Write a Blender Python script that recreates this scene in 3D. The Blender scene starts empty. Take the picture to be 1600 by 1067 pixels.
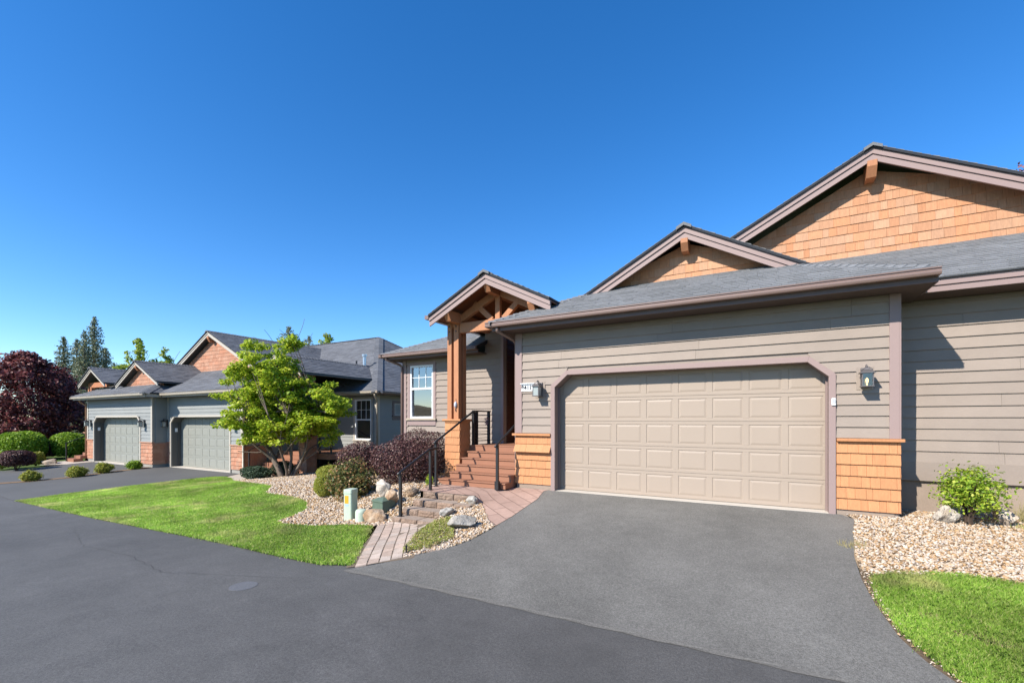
import bpy, bmesh, math, random
import numpy as np
from mathutils import Vector, Matrix
from mathutils.geometry import tessellate_polygon

random.seed(7)
RNG = np.random.default_rng(11)
S = bpy.context.scene
COL = S.collection

# ------------------------------------------------------------------ camera, sky, sun, exposure
cam_d = bpy.data.cameras.new('camera')
cam = bpy.data.objects.new('camera', cam_d)
COL.objects.link(cam)
cam.location = (0.0, 0.0, 1.52)
cam.rotation_euler = (math.radians(90), 0, math.radians(29.36))
cam_d.sensor_width = 36.0
cam_d.lens = 16.0
cam_d.shift_y = 0.0770
cam_d.clip_start = 0.1
cam_d.clip_end = 5000
S.camera = cam

SUN_DIR = Vector((0.43, 1.0, -0.83)).normalized()      # the way the light travels
SUN_ELEV = math.asin(-SUN_DIR.z)
world = bpy.data.worlds.new('World')
S.world = world
world.use_nodes = True
wn = world.node_tree
wn.nodes.clear()
w_out = wn.nodes.new('ShaderNodeOutputWorld')
w_bg = wn.nodes.new('ShaderNodeBackground')
w_sky = wn.nodes.new('ShaderNodeTexSky')
w_sky.sky_type = 'NISHITA'
w_sky.sun_disc = False
w_sky.sun_elevation = SUN_ELEV
w_sky.sun_rotation = math.atan2(-SUN_DIR.x, -SUN_DIR.y)
w_sky.altitude = 1100
w_sky.air_density = 1.0
w_sky.dust_density = 0.3
w_sky.ozone_density = 3.0
w_hsv = wn.nodes.new('ShaderNodeHueSaturation')
w_hsv.inputs['Saturation'].default_value = 1.32
w_hsv.inputs['Hue'].default_value = 0.5045
wn.links.new(w_sky.outputs[0], w_hsv.inputs['Color'])
wn.links.new(w_hsv.outputs[0], w_bg.inputs['Color'])
w_bg.inputs['Strength'].default_value = 0.14
wn.links.new(w_bg.outputs[0], w_out.inputs['Surface'])

sun_d = bpy.data.lights.new('sun', 'SUN')
sun_d.energy = 5.0
sun_d.angle = math.radians(0.5)
sun_d.color = (1.0, 0.955, 0.88)
sun = bpy.data.objects.new('sun', sun_d)
COL.objects.link(sun)
sun.location = (-20, -30, 40)
sun.rotation_euler = SUN_DIR.to_track_quat('-Z', 'Y').to_euler()

S.view_settings.view_transform = 'Standard'
S.view_settings.look = 'None'
S.view_settings.exposure = 0.80
S.view_settings.gamma = 1.0
S.view_settings.use_curve_mapping = False

# ------------------------------------------------------------------ helpers: objects
ORG = {}


def thing(name, label, cat, loc, group=None):
    o = bpy.data.objects.new(name, None)
    o.empty_display_size = 0.2
    COL.objects.link(o)
    o.location = loc
    o['label'] = label
    o['category'] = cat
    if group:
        o['group'] = group
    ORG[o.name] = Vector(loc)
    return o


def tag(o, label=None, cat=None, group=None, kind=None):
    if label:
        o['label'] = label
    if cat:
        o['category'] = cat
    if group:
        o['group'] = group
    if kind:
        o['kind'] = kind
    return o


def link(name, me, mat=None, parent=None, loc=None):
    o = bpy.data.objects.new(name, me)
    COL.objects.link(o)
    if mat is not None and len(me.materials) == 0:
        me.materials.append(mat)
    if loc is not None:
        o.location = loc
    if parent is not None:
        o.parent = parent
        ORG[o.name] = ORG[parent.name]
    else:
        ORG[o.name] = Vector(loc) if loc is not None else Vector((0, 0, 0))
    return o


def np_mesh(name, V, F, mat=None, parent=None, loc=None, smooth=False):
    """V (n,3), F (m,k) of one face size."""
    V = np.asarray(V, np.float32)
    F = np.asarray(F, np.int32)
    org = ORG[parent.name] if parent is not None else (Vector(loc) if loc is not None else Vector((0, 0, 0)))
    V = V - np.array(org, np.float32)
    me = bpy.data.meshes.new(name)
    k = F.shape[1]
    me.vertices.add(len(V))
    me.vertices.foreach_set('co', V.ravel())
    me.loops.add(F.size)
    me.loops.foreach_set('vertex_index', F.ravel())
    me.polygons.add(len(F))
    me.polygons.foreach_set('loop_start', np.arange(0, F.size, k, dtype=np.int32))
    if smooth:
        me.polygons.foreach_set('use_smooth', np.ones(len(F), dtype=bool))
    me.update(calc_edges=True)
    me.validate()
    return link(name, me, mat, parent, None if parent is not None else loc)


class MB:
    """collects shapes in world coordinates, builds ONE mesh object"""

    def __init__(s):
        s.v = []
        s.f = []

    def add(s, V, F):
        b = len(s.v)
        s.v += [tuple(p) for p in V]
        s.f += [tuple(i + b for i in f) for f in F]
        return s

    def box(s, x0, x1, y0, y1, z0, z1):
        V = [(x0, y0, z0), (x1, y0, z0), (x1, y1, z0), (x0, y1, z0), (x0, y0, z1), (x1, y0, z1), (x1, y1, z1), (x0, y1, z1)]
        F = [(0, 3, 2, 1), (4, 5, 6, 7), (0, 1, 5, 4), (1, 2, 6, 5), (2, 3, 7, 6), (3, 0, 4, 7)]
        return s.add(V, F)

    def prism(s, poly, d):
        """poly: 3D points, d: extrusion vector"""
        n = len(poly)
        d = Vector(d)
        P = [Vector(p) for p in poly]
        nrm = Vector((0, 0, 0))
        for i in range(n):
            a, b = P[i], P[(i + 1) % n]
            nrm += a.cross(b)
        if nrm.dot(d) > 0:
            P.reverse()
        V = P + [p + d for p in P]
        F = [tuple(range(n)), tuple(range(2 * n - 1, n - 1, -1))]
        for i in range(n):
            j = (i + 1) % n
            F.append((i, i + n, j + n, j)[::1])
        return s.add(V, F)

    def bar(s, a, b, w, h, up=(0, 0, 1)):
        """rectangular bar from a to b: w across, h along up"""
        a, b = Vector(a), Vector(b)
        t = (b - a).normalized()
        u = Vector(up)
        side = t.cross(u)
        if side.length < 1e-5:
            side = t.cross(Vector((1, 0, 0)))
        side.normalize()
        u = side.cross(t).normalized()
        q = []
        for p in (a, b):
            for sx, sy in ((-1, -1), (1, -1), (1, 1), (-1, 1)):
                q.append(p + side * (w / 2 * sx) + u * (h / 2 * sy))
        return s.add(q, [(0, 1, 2, 3)[::-1], (4, 5, 6, 7), (0, 1, 5, 4), (1, 2, 6, 5), (2, 3, 7, 6), (3, 0, 4, 7)])

    def tube(s, pts, r, n=8, cap=True):
        pts = [Vector(p) for p in pts]
        rs = r if isinstance(r, (list, tuple)) else [r] * len(pts)
        b = len(s.v)
        ref = None
        for i, p in enumerate(pts):
            t = (pts[min(i + 1, len(pts) - 1)] - pts[max(i - 1, 0)]).normalized()
            if ref is None:
                ref = t.orthogonal().normalized()
            ref = (ref - t * ref.dot(t))
            if ref.length < 1e-6:
                ref = t.orthogonal()
            ref.normalize()
            bi = t.cross(ref)
            for k in range(n):
                a = 2 * math.pi * k / n
                s.v.append(tuple(p + (ref * math.cos(a) + bi * math.sin(a)) * rs[i]))
        for i in range(len(pts) - 1):
            for k in range(n):
                k2 = (k + 1) % n
                s.f.append((b + i * n + k, b + i * n + k2, b + (i + 1) * n + k2, b + (i + 1) * n + k))
        if cap:
            s.f.append(tuple(b + k for k in range(n))[::-1])
            s.f.append(tuple(b + (len(pts) - 1) * n + k for k in range(n)))
        return s

    def lathe(s, c, prof, n=16):
        """prof: list of (radius, z) around vertical axis at c"""
        b = len(s.v)
        for r, z in prof:
            for k in range(n):
                a = 2 * math.pi * k / n
                s.v.append((c[0] + r * math.cos(a), c[1] + r * math.sin(a), c[2] + z))
        for i in range(len(prof) - 1):
            for k in range(n):
                k2 = (k + 1) % n
                s.f.append((b + i * n + k, b + i * n + k2, b + (i + 1) * n + k2, b + (i + 1) * n + k))
        s.f.append(tuple(b + k for k in range(n))[::-1])
        s.f.append(tuple(b + (len(prof) - 1) * n + k for k in range(n)))
        return s

    def build(s, name, mat, parent=None, bevel=0, smooth=False, loc=None):
        org = ORG[parent.name] if parent is not None else (Vector(loc) if loc is not None else Vector((0, 0, 0)))
        me = bpy.data.meshes.new(name)
        me.from_pydata([tuple(Vector(p) - org) for p in s.v], [], s.f)
        if smooth:
            for p in me.polygons:
                p.use_smooth = True
        me.update()
        o = link(name, me, mat, parent, None if parent is not None else loc)
        if bevel:
            m = o.modifiers.new('bevel', 'BEVEL')
            m.width = bevel
            m.segments = 2
            m.limit_method = 'ANGLE'
        return o


def box(name, mat, parent, x0, x1, y0, y1, z0, z1, bevel=0):
    return MB().box(x0, x1, y0, y1, z0, z1).build(name, mat, parent, bevel)


def icosphere(sub):
    bm = bmesh.new()
    bmesh.ops.create_icosphere(bm, subdivisions=sub, radius=1.0)
    V = np.array([v.co[:] for v in bm.verts])
    F = np.array([[v.index for v in f.verts] for f in bm.faces])
    bm.free()
    return V, F


ICO1, ICO2, ICO3 = icosphere(1), icosphere(2), icosphere(4)

# ------------------------------------------------------------------ helpers: ground shape
ZR = np.array([(-60, -1.35), (-45, -1.25), (-30, -1.08), (-20, -.93), (-13, -.72), (-8, -.56), (-4, -.48), (4, -.44), (12, -.34), (40, 0.)])
ZH = np.array([(-34, -.76), (-17.5, -.74), (-14, -.48), (-10, -.14), (-7.4, 0.), (2, 0.), (8, .07), (40, .1)])


def _sm(a, b, x):
    t = np.clip((x - a) / (b - a), 0, 1)
    return t * t * (3 - 2 * t)


def ground_z(x, y):
    x = np.asarray(x, float)
    y = np.asarray(y, float)
    zr = np.interp(x, ZR[:, 0], ZR[:, 1])
    zh = np.interp(x, ZH[:, 0], ZH[:, 1])
    yh = 9.0 + _sm(-12, -20, x) * 1.4 + _sm(1.8, 3, x) * .8
    L = np.clip((y - 4.3) / (yh - 4.3), 0, 1)
    y1 = 8.0 + 1.2 * _sm(-6.8, -9, x)
    F = .02 * np.clip((y - 4.3) / 2, 0, 1) + .98 * _sm(6.35, y1, y)
    w = _sm(-4.6, -5.9, x) * (1 - _sm(-13, -19, x))
    return zr + (zh - zr) * (L * (1 - w) + F * w)


def gz(x, y):
    return float(ground_z(x, y))


def sheet(name, poly, off, mat, xs, ys, kind='structure', parent=None, extra=None):
    """polygon laid on the ground shape, cut along the grid lines xs, ys"""
    bm = bmesh.new()
    P = [Vector((p[0], p[1], 0)) for p in poly]
    vs = [bm.verts.new(p) for p in P]
    for t in tessellate_polygon([P]):
        try:
            bm.faces.new([vs[i] for i in t])
        except ValueError:
            pass
    x0, x1 = min(p[0] for p in poly), max(p[0] for p in poly)
    y0, y1 = min(p[1] for p in poly), max(p[1] for p in poly)
    for c, no, lo, hi in ((xs, (1, 0, 0), x0, x1), (ys, (0, 1, 0), y0, y1)):
        for q in c:
            if lo + 1e-3 < q < hi - 1e-3:
                bmesh.ops.bisect_plane(bm, geom=bm.verts[:] + bm.edges[:] + bm.faces[:], plane_co=Vector(no) * q, plane_no=no, dist=1e-5)
    bmesh.ops.remove_doubles(bm, verts=bm.verts[:], dist=1e-4)
    bmesh.ops.recalc_face_normals(bm, faces=bm.faces[:])
    for v in bm.verts:
        e = extra(v.co.x, v.co.y) if extra else 0.0
        v.co.z = gz(v.co.x, v.co.y) + off + e
    for f in bm.faces:
        f.normal_update()
        if f.normal.z < 0:
            f.normal_flip()
        f.smooth = True
    me = bpy.data.meshes.new(name)
    bm.to_mesh(me)
    bm.free()
    o = link(name, me, mat, parent)
    if kind:
        o['kind'] = kind
    return o


def inside(poly, X, Y):
    r = np.zeros(len(X), bool)
    n = len(poly)
    for i in range(n):
        x0, y0 = poly[i][:2]
        x1, y1 = poly[(i + 1) % n][:2]
        c = ((y0 > Y) != (y1 > Y))
        if y0 != y1:
            r ^= c & (X < (x1 - x0) * (Y - y0) / (y1 - y0) + x0)
    return r


def scatter(poly, n):
    """n random points of the polygon's bounding box that fall inside"""
    a = np.array([p[:2] for p in poly])
    X = RNG.uniform(a[:, 0].min(), a[:, 0].max(), n)
    Y = RNG.uniform(a[:, 1].min(), a[:, 1].max(), n)
    k = inside(poly, X, Y)
    return X[k], Y[k]


def area(poly):
    s = 0
    for i in range(len(poly)):
        a, b = poly[i], poly[(i + 1) % len(poly)]
        s += a[0] * b[1] - a[1] * b[0]
    return abs(s) / 2


def bbox_area(poly):
    a = np.array([p[:2] for p in poly])
    return float(np.prod(a.max(0) - a.min(0)))


# ------------------------------------------------------------------ helpers: materials
MATS = {}
# overall reflectance factor per material (the exposure is set for the sunlit walls)
ALBEDO = {'sealed_road_asphalt': .92, 'driveway_asphalt': .88, 'neighbour_driveway_asphalt': .9, 'lawn_grass_blades': 1.0, 'bright_maple_leaf': .95,
          'purple_plum_leaf': 1.0, 'grey_asphalt_shingle': .84, 'charcoal_asphalt_shingle': .98, 'mauve_brown_trim_paint': .87, 'young_leaf': .9, 'lime_young_shrub_leaf': .92,
          'bright_green_spirea': .9, 'yellow_green_globe_foliage': .85, 'turf_soil': 1.0, 'low_ground_cover_leaf': .85, 'blue_spruce_needle': .9, 'white_vinyl_frame': .9,
          'yellow_green_tree_leaf': .9, 'crushed_pink_tan_gravel': .68, 'dark_red_barberry_leaf': .64, 'iron_ring': 1.3, 'iron_lid': 1.25}


def material(name, base, rough=.6, spec=.3, metal=0.0, patch=None, fine=None, obj_var=0.0, isl_var=0.0, isl_ramp=None,
             bump=None, stretch=None, trans=0.0, stops=None, alt=None, dry=None, emit=None, coat=0.0):
    """patch/fine: (scale, low factor, high factor) noise multiplied into the colour; bump: (scale, distance, strength)"""
    if name in MATS:
        return MATS[name]
    k = ALBEDO.get(name, .77)
    dim = lambda c: tuple(q * k for q in c)
    base = dim(base)
    alt = dim(alt) if alt else None
    isl_ramp = [(p, dim(c)) for p, c in isl_ramp] if isl_ramp else None
    stops = (stops[0], [(p, dim(c)) for p, c in stops[1]]) if stops else None
    dry = (*dry[:3], dim(dry[3])) if dry else None
    m = bpy.data.materials.new(name)
    m.use_nodes = True
    nt = m.node_tree
    nd, lk = nt.nodes, nt.links
    bs = nd['Principled BSDF']
    out = nd['Material Output']
    bs.inputs['Roughness'].default_value = rough
    bs.inputs['Metallic'].default_value = metal
    bs.inputs['Specular IOR Level'].default_value = spec
    if coat:
        bs.inputs['Coat Weight'].default_value = coat
    tc = nd.new('ShaderNodeTexCoord')
    vec = tc.outputs['Object']
    geo = nd.new('ShaderNodeNewGeometry')
    vec = geo.outputs['Position']
    if stretch:
        mp = nd.new('ShaderNodeMapping')
        mp.inputs['Scale'].default_value = stretch
        lk.new(vec, mp.inputs['Vector'])
        svec = mp.outputs[0]
    else:
        svec = vec

    def noise(scale, v, detail=4.0, ro=.6):
        n = nd.new('ShaderNodeTexNoise')
        n.inputs['Scale'].default_value = scale
        n.inputs['Detail'].default_value = detail
        n.inputs['Roughness'].default_value = ro
        lk.new(v, n.inputs['Vector'])
        return n.outputs['Fac']

    def rng(src, a, b, lo, hi):
        r = nd.new('ShaderNodeMapRange')
        r.inputs[1].default_value, r.inputs[2].default_value = a, b
        r.inputs[3].default_value, r.inputs[4].default_value = lo, hi
        lk.new(src, r.inputs[0])
        return r.outputs[0]

    def mul(col, fac):
        x = nd.new('ShaderNodeVectorMath')
        x.operation = 'SCALE'
        lk.new(col, x.inputs[0])
        lk.new(fac, x.inputs['Scale'])
        return x.outputs[0]

    if isl_ramp:
        cr = nd.new('ShaderNodeValToRGB')
        cr.color_ramp.interpolation = 'LINEAR'
        els = cr.color_ramp.elements
        while len(els) > 1:
            els.remove(els[-1])
        els[0].position = isl_ramp[0][0]
        els[0].color = (*isl_ramp[0][1], 1)
        for p, c in isl_ramp[1:]:
            e = els.new(p)
            e.color = (*c, 1)
        lk.new(geo.outputs['Random Per Island'], cr.inputs[0])
        col = cr.outputs[0]
    elif stops:
        cr = nd.new('ShaderNodeValToRGB')
        els = cr.color_ramp.elements
        sc, lst = stops
        while len(els) > 1:
            els.remove(els[-1])
        els[0].position = lst[0][0]
        els[0].color = (*lst[0][1], 1)
        for p, c in lst[1:]:
            e = els.new(p)
            e.color = (*c, 1)
        lk.new(noise(sc, svec, 6.0, .65), cr.inputs[0])
        col = cr.outputs[0]
    else:
        rgb = nd.new('ShaderNodeRGB')
        rgb.outputs[0].default_value = (*base, 1)
        col = rgb.outputs[0]
    if dry:
        mxd = nd.new('ShaderNodeMix')
        mxd.data_type = 'RGBA'
        lk.new(rng(noise(dry[0], vec, 4.0, .65), dry[1], dry[2], 0, .8), mxd.inputs[0])
        lk.new(col, mxd.inputs[6])
        mxd.inputs[7].default_value = (*dry[3], 1)
        col = mxd.outputs[2]
    if alt:
        oi2 = nd.new('ShaderNodeObjectInfo')
        add = nd.new('ShaderNodeMath')
        add.operation = 'ADD'
        lk.new(oi2.outputs['Random'], add.inputs[0])
        lk.new(geo.outputs['Random Per Island'], add.inputs[1])
        ml = nd.new('ShaderNodeMath')
        ml.operation = 'MULTIPLY'
        ml.inputs[1].default_value = 7.31
        lk.new(add.outputs[0], ml.inputs[0])
        frc = nd.new('ShaderNodeMath')
        frc.operation = 'FRACT'
        lk.new(ml.outputs[0], frc.inputs[0])
        mx0 = nd.new('ShaderNodeMix')
        mx0.data_type = 'RGBA'
        lk.new(frc.outputs[0], mx0.inputs[0])
        lk.new(col, mx0.inputs[6])
        mx0.inputs[7].default_value = (*alt, 1)
        col = mx0.outputs[2]
    if patch:
        for q in (patch if isinstance(patch, list) else [patch]):
            col = mul(col, rng(noise(q[0], vec, 3.0), .3, .7, q[1], q[2]))
    if fine:
        for q in (fine if isinstance(fine, list) else [fine]):
            col = mul(col, rng(noise(q[0], svec, 5.0, .7), .3, .7, q[1], q[2]))
    if obj_var:
        oi = nd.new('ShaderNodeObjectInfo')
        col = mul(col, rng(oi.outputs['Random'], 0, 1, 1 - obj_var, 1 + obj_var))
    if isl_var:
        col = mul(col, rng(geo.outputs['Random Per Island'], 0, 1, 1 - isl_var, 1 + isl_var))
    lk.new(col, bs.inputs['Base Color'])
    if bump:
        bl = bump if isinstance(bump, list) else [bump]
        prev = None
        for sc, dist, st in bl:
            b = nd.new('ShaderNodeBump')
            b.inputs['Distance'].default_value = dist
            b.inputs['Strength'].default_value = st
            lk.new(noise(sc, svec, 4.0), b.inputs['Height'])
            if prev is not None:
                lk.new(prev, b.inputs['Normal'])
            prev = b.outputs[0]
        lk.new(prev, bs.inputs['Normal'])
    if emit:
        bs.inputs['Emission Color'].default_value = (*emit[0], 1)
        bs.inputs['Emission Strength'].default_value = emit[1]
    if trans:
        tb = nd.new('ShaderNodeBsdfTranslucent')
        lk.new(col, tb.inputs['Color'])
        mx = nd.new('ShaderNodeMixShader')
        mx.inputs[0].default_value = trans
        lk.new(bs.outputs[0], mx.inputs[1])
        lk.new(tb.outputs[0], mx.inputs[2])
        lk.new(mx.outputs[0], out.inputs['Surface'])
    MATS[name] = m
    return m


def pane_material(name, tint, fac):
    m = bpy.data.materials.new(name)
    m.use_nodes = True
    nt = m.node_tree
    nd, lk = nt.nodes, nt.links
    nd.remove(nd['Principled BSDF'])
    out = nd['Material Output']
    t = nd.new('ShaderNodeBsdfTransparent')
    t.inputs['Color'].default_value = (*tint, 1)
    g = nd.new('ShaderNodeBsdfGlossy')
    g.inputs['Roughness'].default_value = .015
    fr = nd.new('ShaderNodeFresnel')
    fr.inputs['IOR'].default_value = 1.6
    mr = nd.new('ShaderNodeMapRange')
    mr.inputs[1].default_value, mr.inputs[2].default_value = 0, 1
    mr.inputs[3].default_value, mr.inputs[4].default_value = fac, 1
    lk.new(fr.outputs[0], mr.inputs[0])
    mx = nd.new('ShaderNodeMixShader')
    lk.new(mr.outputs[0], mx.inputs[0])
    lk.new(t.outputs[0], mx.inputs[1])
    lk.new(g.outputs[0], mx.inputs[2])
    lk.new(mx.outputs[0], out.inputs['Surface'])
    return m


# house paints and wood
GRAIN_X = (3, 60, 60)
M_SIDING = material('taupe_lap_siding_paint', (.338, .272, .222), .62, .25, patch=[(.8, .94, 1.05), (3.5, .96, 1.03)], fine=(14, .93, 1.06), obj_var=.035, stretch=(1, 14, 14), bump=(14, .004, .35))
M_TRIM = material('mauve_brown_trim_paint', (.30, .215, .195), .55, .3, fine=(20, .95, 1.05), obj_var=.03, stretch=(6, 6, 3), bump=(30, .002, .2))
M_CEDAR = material('stained_cedar_shingle', (.56, .255, .125), .7, .2, fine=[(9, .84, 1.12), (40, .90, 1.08)], obj_var=.09, isl_var=.07, alt=(.55, .31, .185), stretch=(5, 5, .5), bump=(16, .004, .5))
M_PIER = material('orange_cedar_wainscot', (.575, .262, .118), .7, .2, fine=[(9, .88, 1.10), (40, .90, 1.08)], obj_var=.07, stretch=(5, 5, .5), bump=(16, .004, .5))
M_TIMBER = material('stained_cedar_timber', (.50, .215, .10), .6, .3, fine=[(7, .85, 1.1), (30, .93, 1.07)], obj_var=.05, stretch=(5, 5, .6), bump=(20, .004, .4))
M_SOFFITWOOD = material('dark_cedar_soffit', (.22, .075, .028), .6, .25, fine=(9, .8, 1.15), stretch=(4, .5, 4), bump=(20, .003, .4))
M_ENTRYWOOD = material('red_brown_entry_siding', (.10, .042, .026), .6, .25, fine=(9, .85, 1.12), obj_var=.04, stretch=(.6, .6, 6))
M_DOOR = material('beige_garage_door_paint', (.395, .313, .243), .5, .35, patch=(.7, .97, 1.03), fine=(30, .97, 1.03), stretch=(2, 20, 6), bump=(30, .002, .25))
M_JAMB = material('brown_jamb_paint', (.26, .185, .165), .55, .3)
M_GUTTER = material('brown_metal_gutter', (.225, .15, .125), .38, .5, fine=(30, .96, 1.04))
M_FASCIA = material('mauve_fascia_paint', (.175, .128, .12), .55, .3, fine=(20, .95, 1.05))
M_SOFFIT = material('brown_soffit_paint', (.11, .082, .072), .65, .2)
M_FOUND = material('painted_concrete_foundation', (.35, .27, .21), .8, .2, patch=(1.5, .9, 1.06), fine=(40, .92, 1.06), bump=(60, .004, .5))
M_ROOF = material('grey_asphalt_shingle', (.20, .202, .205), .85, .2, patch=(.5, .93, 1.07), fine=(120, .62, 1.35), isl_var=.10, bump=(300, .004, .6))
M_ROOFDECK = material('dark_shingle_edge', (.045, .048, .055), .9, .1, fine=(90, .8, 1.2))
M_WHITE = material('white_vinyl_frame', (.80, .80, .79), .35, .4)
M_BLIND = material('pale_window_blind', (.72, .74, .74), .5, .3)
M_DARKROOM = material('dim_room_interior', (.10, .095, .09), .9, .1)
M_SILL = material('tan_sill_paint', (.47, .385, .29), .5, .3)
M_BLACK = material('black_metal', (.018, .018, .020), .42, .5, fine=(60, .85, 1.2))
M_COMPOSITE = material('red_brown_composite_decking', (.34, .155, .09), .62, .3, fine=[(8, .92, 1.06), (60, .94, 1.05)], obj_var=.03, stretch=(.6, 8, 8), bump=(60, .002, .4))
M_THRESH = material('pale_concrete_threshold', (.60, .54, .46), .8, .2, fine=(60, .9, 1.08))
G_MAIN = pane_material('window_glass', (.80, .88, .92), .27)
# neighbour
M_NSIDING = material('grey_green_lap_siding_paint', (.29, .295, .28), .62, .25, patch=(.8, .95, 1.05), isl_var=.03)
M_NTRIM = material('pale_cream_trim_paint', (.50, .45, .38), .55, .3)
M_NDOOR = material('sage_grey_garage_door', (.29, .29, .25), .5, .35, fine=(30, .97, 1.03))
M_NJAMB = material('grey_jamb_paint', (.13, .125, .115), .6, .25)
M_NCEDAR = material('faded_red_cedar_shingle', (.46, .205, .12), .75, .2, fine=(9, .9, 1.1), isl_var=.12, alt=(.47, .26, .17))
M_NTIMBER = material('faded_red_cedar_timber', (.48, .20, .10), .7, .2, fine=(9, .9, 1.1))
M_NROOF = material('charcoal_asphalt_shingle', (.125, .127, .135), .85, .2, patch=(.4, .9, 1.1), fine=(60, .75, 1.25), isl_var=.15)
M_NGUTTER = material('cream_metal_gutter', (.42, .36, .28), .4, .45)
M_NFOUND = material('grey_concrete_foundation', (.34, .32, .28), .85, .15)
M_GALV = material('galvanised_steel', (.62, .63, .64), .3, .5, metal=.8)
# ground
M_ROAD = material('sealed_road_asphalt', (.092, .088, .083), .75, .35, patch=[(.22, .80, 1.15), (1.1, .88, 1.10), (5, .93, 1.07)], fine=[(45, .72, 1.3), (150, .5, 1.6)], bump=[(110, .006, .7), (380, .004, .8)])
M_DRIVE = material('driveway_asphalt', (.158, .150, .134), .82, .28, patch=[(.33, .80, 1.13), (1.4, .88, 1.09), (6, .93, 1.06)], fine=[(42, .68, 1.35), (140, .42, 1.7)], bump=[(110, .007, .8), (380, .004, .8)])
M_NDRIVE = material('neighbour_driveway_asphalt', (.098, .095, .09), .8, .3, patch=(.4, .9, 1.1), fine=(90, .75, 1.3))
M_EARTH = material('bare_soil', (.16, .115, .075), .95, .05, fine=[(6, .75, 1.2), (50, .6, 1.4)], bump=(40, .02, .7))
M_TURF = material('turf_soil', (.075, .105, .028), .95, .05, fine=[(3, .75, 1.25), (40, .55, 1.5)], bump=(60, .02, .6))
M_GRAVELBED = material('gravel_bed', (.46, .34, .22), .95, .05, fine=[(30, .55, 1.4), (90, .6, 1.4)], bump=(45, .03, .9))
M_PEBBLE = material('crushed_pink_tan_gravel', (.5, .4, .3), .8, .2, isl_ramp=[(0, (.18, .11, .065)), (.1, (.42, .25, .12)), (.25, (.60, .38, .19)), (.42, (.58, .43, .29)), (.62, (.68, .54, .40)), (.82, (.80, .69, .56)), (1, (.52, .43, .36))], fine=(60, .85, 1.12))
M_STAMPED = material('stamped_pink_concrete', (.50, .335, .265), .75, .2, patch=(1.3, .86, 1.1), fine=[(12, .9, 1.1), (90, .9, 1.1)], bump=(30, .005, .5))
def stamp(m):
    nt = m.node_tree
    nd, lk = nt.nodes, nt.links
    bs = nd['Principled BSDF']
    g = nd.new('ShaderNodeNewGeometry')
    mp = nd.new('ShaderNodeMapping')
    mp.inputs['Rotation'].default_value = (0, 0, math.radians(38))
    lk.new(g.outputs['Position'], mp.inputs['Vector'])
    br = nd.new('ShaderNodeTexBrick')
    br.inputs['Scale'].default_value = 1.0
    br.inputs['Brick Width'].default_value = .62
    br.inputs['Row Height'].default_value = .27
    br.inputs['Mortar Size'].default_value = .012
    br.inputs['Mortar Smooth'].default_value = .6
    br.inputs['Color1'].default_value = (1, 1, 1, 1)
    br.inputs['Color2'].default_value = (.90, .90, .90, 1)
    br.inputs['Mortar'].default_value = (.62, .60, .58, 1)
    lk.new(mp.outputs[0], br.inputs['Vector'])
    src = bs.inputs['Base Color'].links[0].from_socket
    mx = nd.new('ShaderNodeMix')
    mx.data_type = 'RGBA'
    mx.blend_type = 'MULTIPLY'
    mx.inputs[0].default_value = 1.0
    lk.new(src, mx.inputs[6])
    lk.new(br.outputs['Color'], mx.inputs[7])
    lk.new(mx.outputs[2], bs.inputs['Base Color'])
    b = nd.new('ShaderNodeBump')
    b.invert = True
    b.inputs['Distance'].default_value = .012
    b.inputs['Strength'].default_value = .8
    lk.new(br.outputs['Fac'], b.inputs['Height'])
    old = bs.inputs['Normal'].links[0].from_socket
    lk.new(old, b.inputs['Normal'])
    lk.new(b.outputs[0], bs.inputs['Normal'])


stamp(M_STAMPED)
M_WALK = material('pale_concrete_walk', (.56, .48, .40), .85, .15, patch=(1, .9, 1.06), fine=(60, .9, 1.08))
M_PAVER = material('tan_pink_paver', (.50, .375, .295), .8, .15, fine=[(14, .82, 1.14), (90, .8, 1.2)], obj_var=.14, alt=(.52, .43, .36), bump=(70, .004, .6))
M_JOINT = material('paver_joint_sand', (.20, .155, .115), .95, .05, fine=(60, .7, 1.3))
M_BLOCK = material('split_face_brown_block', (.26, .19, .145), .88, .12, fine=[(10, .65, 1.3), (60, .6, 1.4)], obj_var=.12, alt=(.31, .21, .15), bump=[(18, .03, .8), (70, .01, .6)])
M_MULCH = material('bark_strip', (.27, .18, .115), .95, .05, fine=[(12, .6, 1.35), (60, .6, 1.4)], bump=(50, .02, .7))


def leaf_material(name, ramp, trans=.35, rough=.5, patch=None, spec=.25, dry=None):
    return material(name, (0, 0, 0), rough, spec, isl_ramp=ramp, trans=trans, patch=patch, dry=dry)


M_GRASS = leaf_material('lawn_grass_blades', [(0, (.19, .35, .04)), (.45, (.31, .50, .065)), (.8, (.44, .60, .11)), (1, (.66, .60, .27))], .5, patch=[(.5, .66, 1.28), (1.9, .74, 1.24)], dry=(.8, .52, .68, (.66, .60, .26)))
M_MAPLE = leaf_material('bright_maple_leaf', [(0, (.18, .29, .02)), (.4, (.34, .47, .03)), (.8, (.50, .57, .05)), (1, (.62, .60, .08))], .5)
M_BARBERRY = leaf_material('dark_red_barberry_leaf', [(0, (.035, .015, .016)), (.4, (.095, .036, .038)), (.75, (.20, .085, .075)), (1, (.32, .20, .15))], .08)
M_GLOBE = leaf_material('yellow_green_globe_foliage', [(0, (.19, .24, .03)), (.5, (.36, .38, .055)), (1, (.52, .48, .10))], .35)
M_MIXED = leaf_material('bronze_green_shrub_leaf', [(0, (.06, .09, .025)), (.45, (.15, .18, .05)), (.68, (.28, .24, .08)), (.85, (.44, .20, .09)), (1, (.50, .36, .16))], .28)
M_JUNIPER = leaf_material('blue_green_juniper', [(0, (.04, .075, .04)), (.6, (.075, .12, .065)), (1, (.13, .17, .10))], .15)
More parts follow.
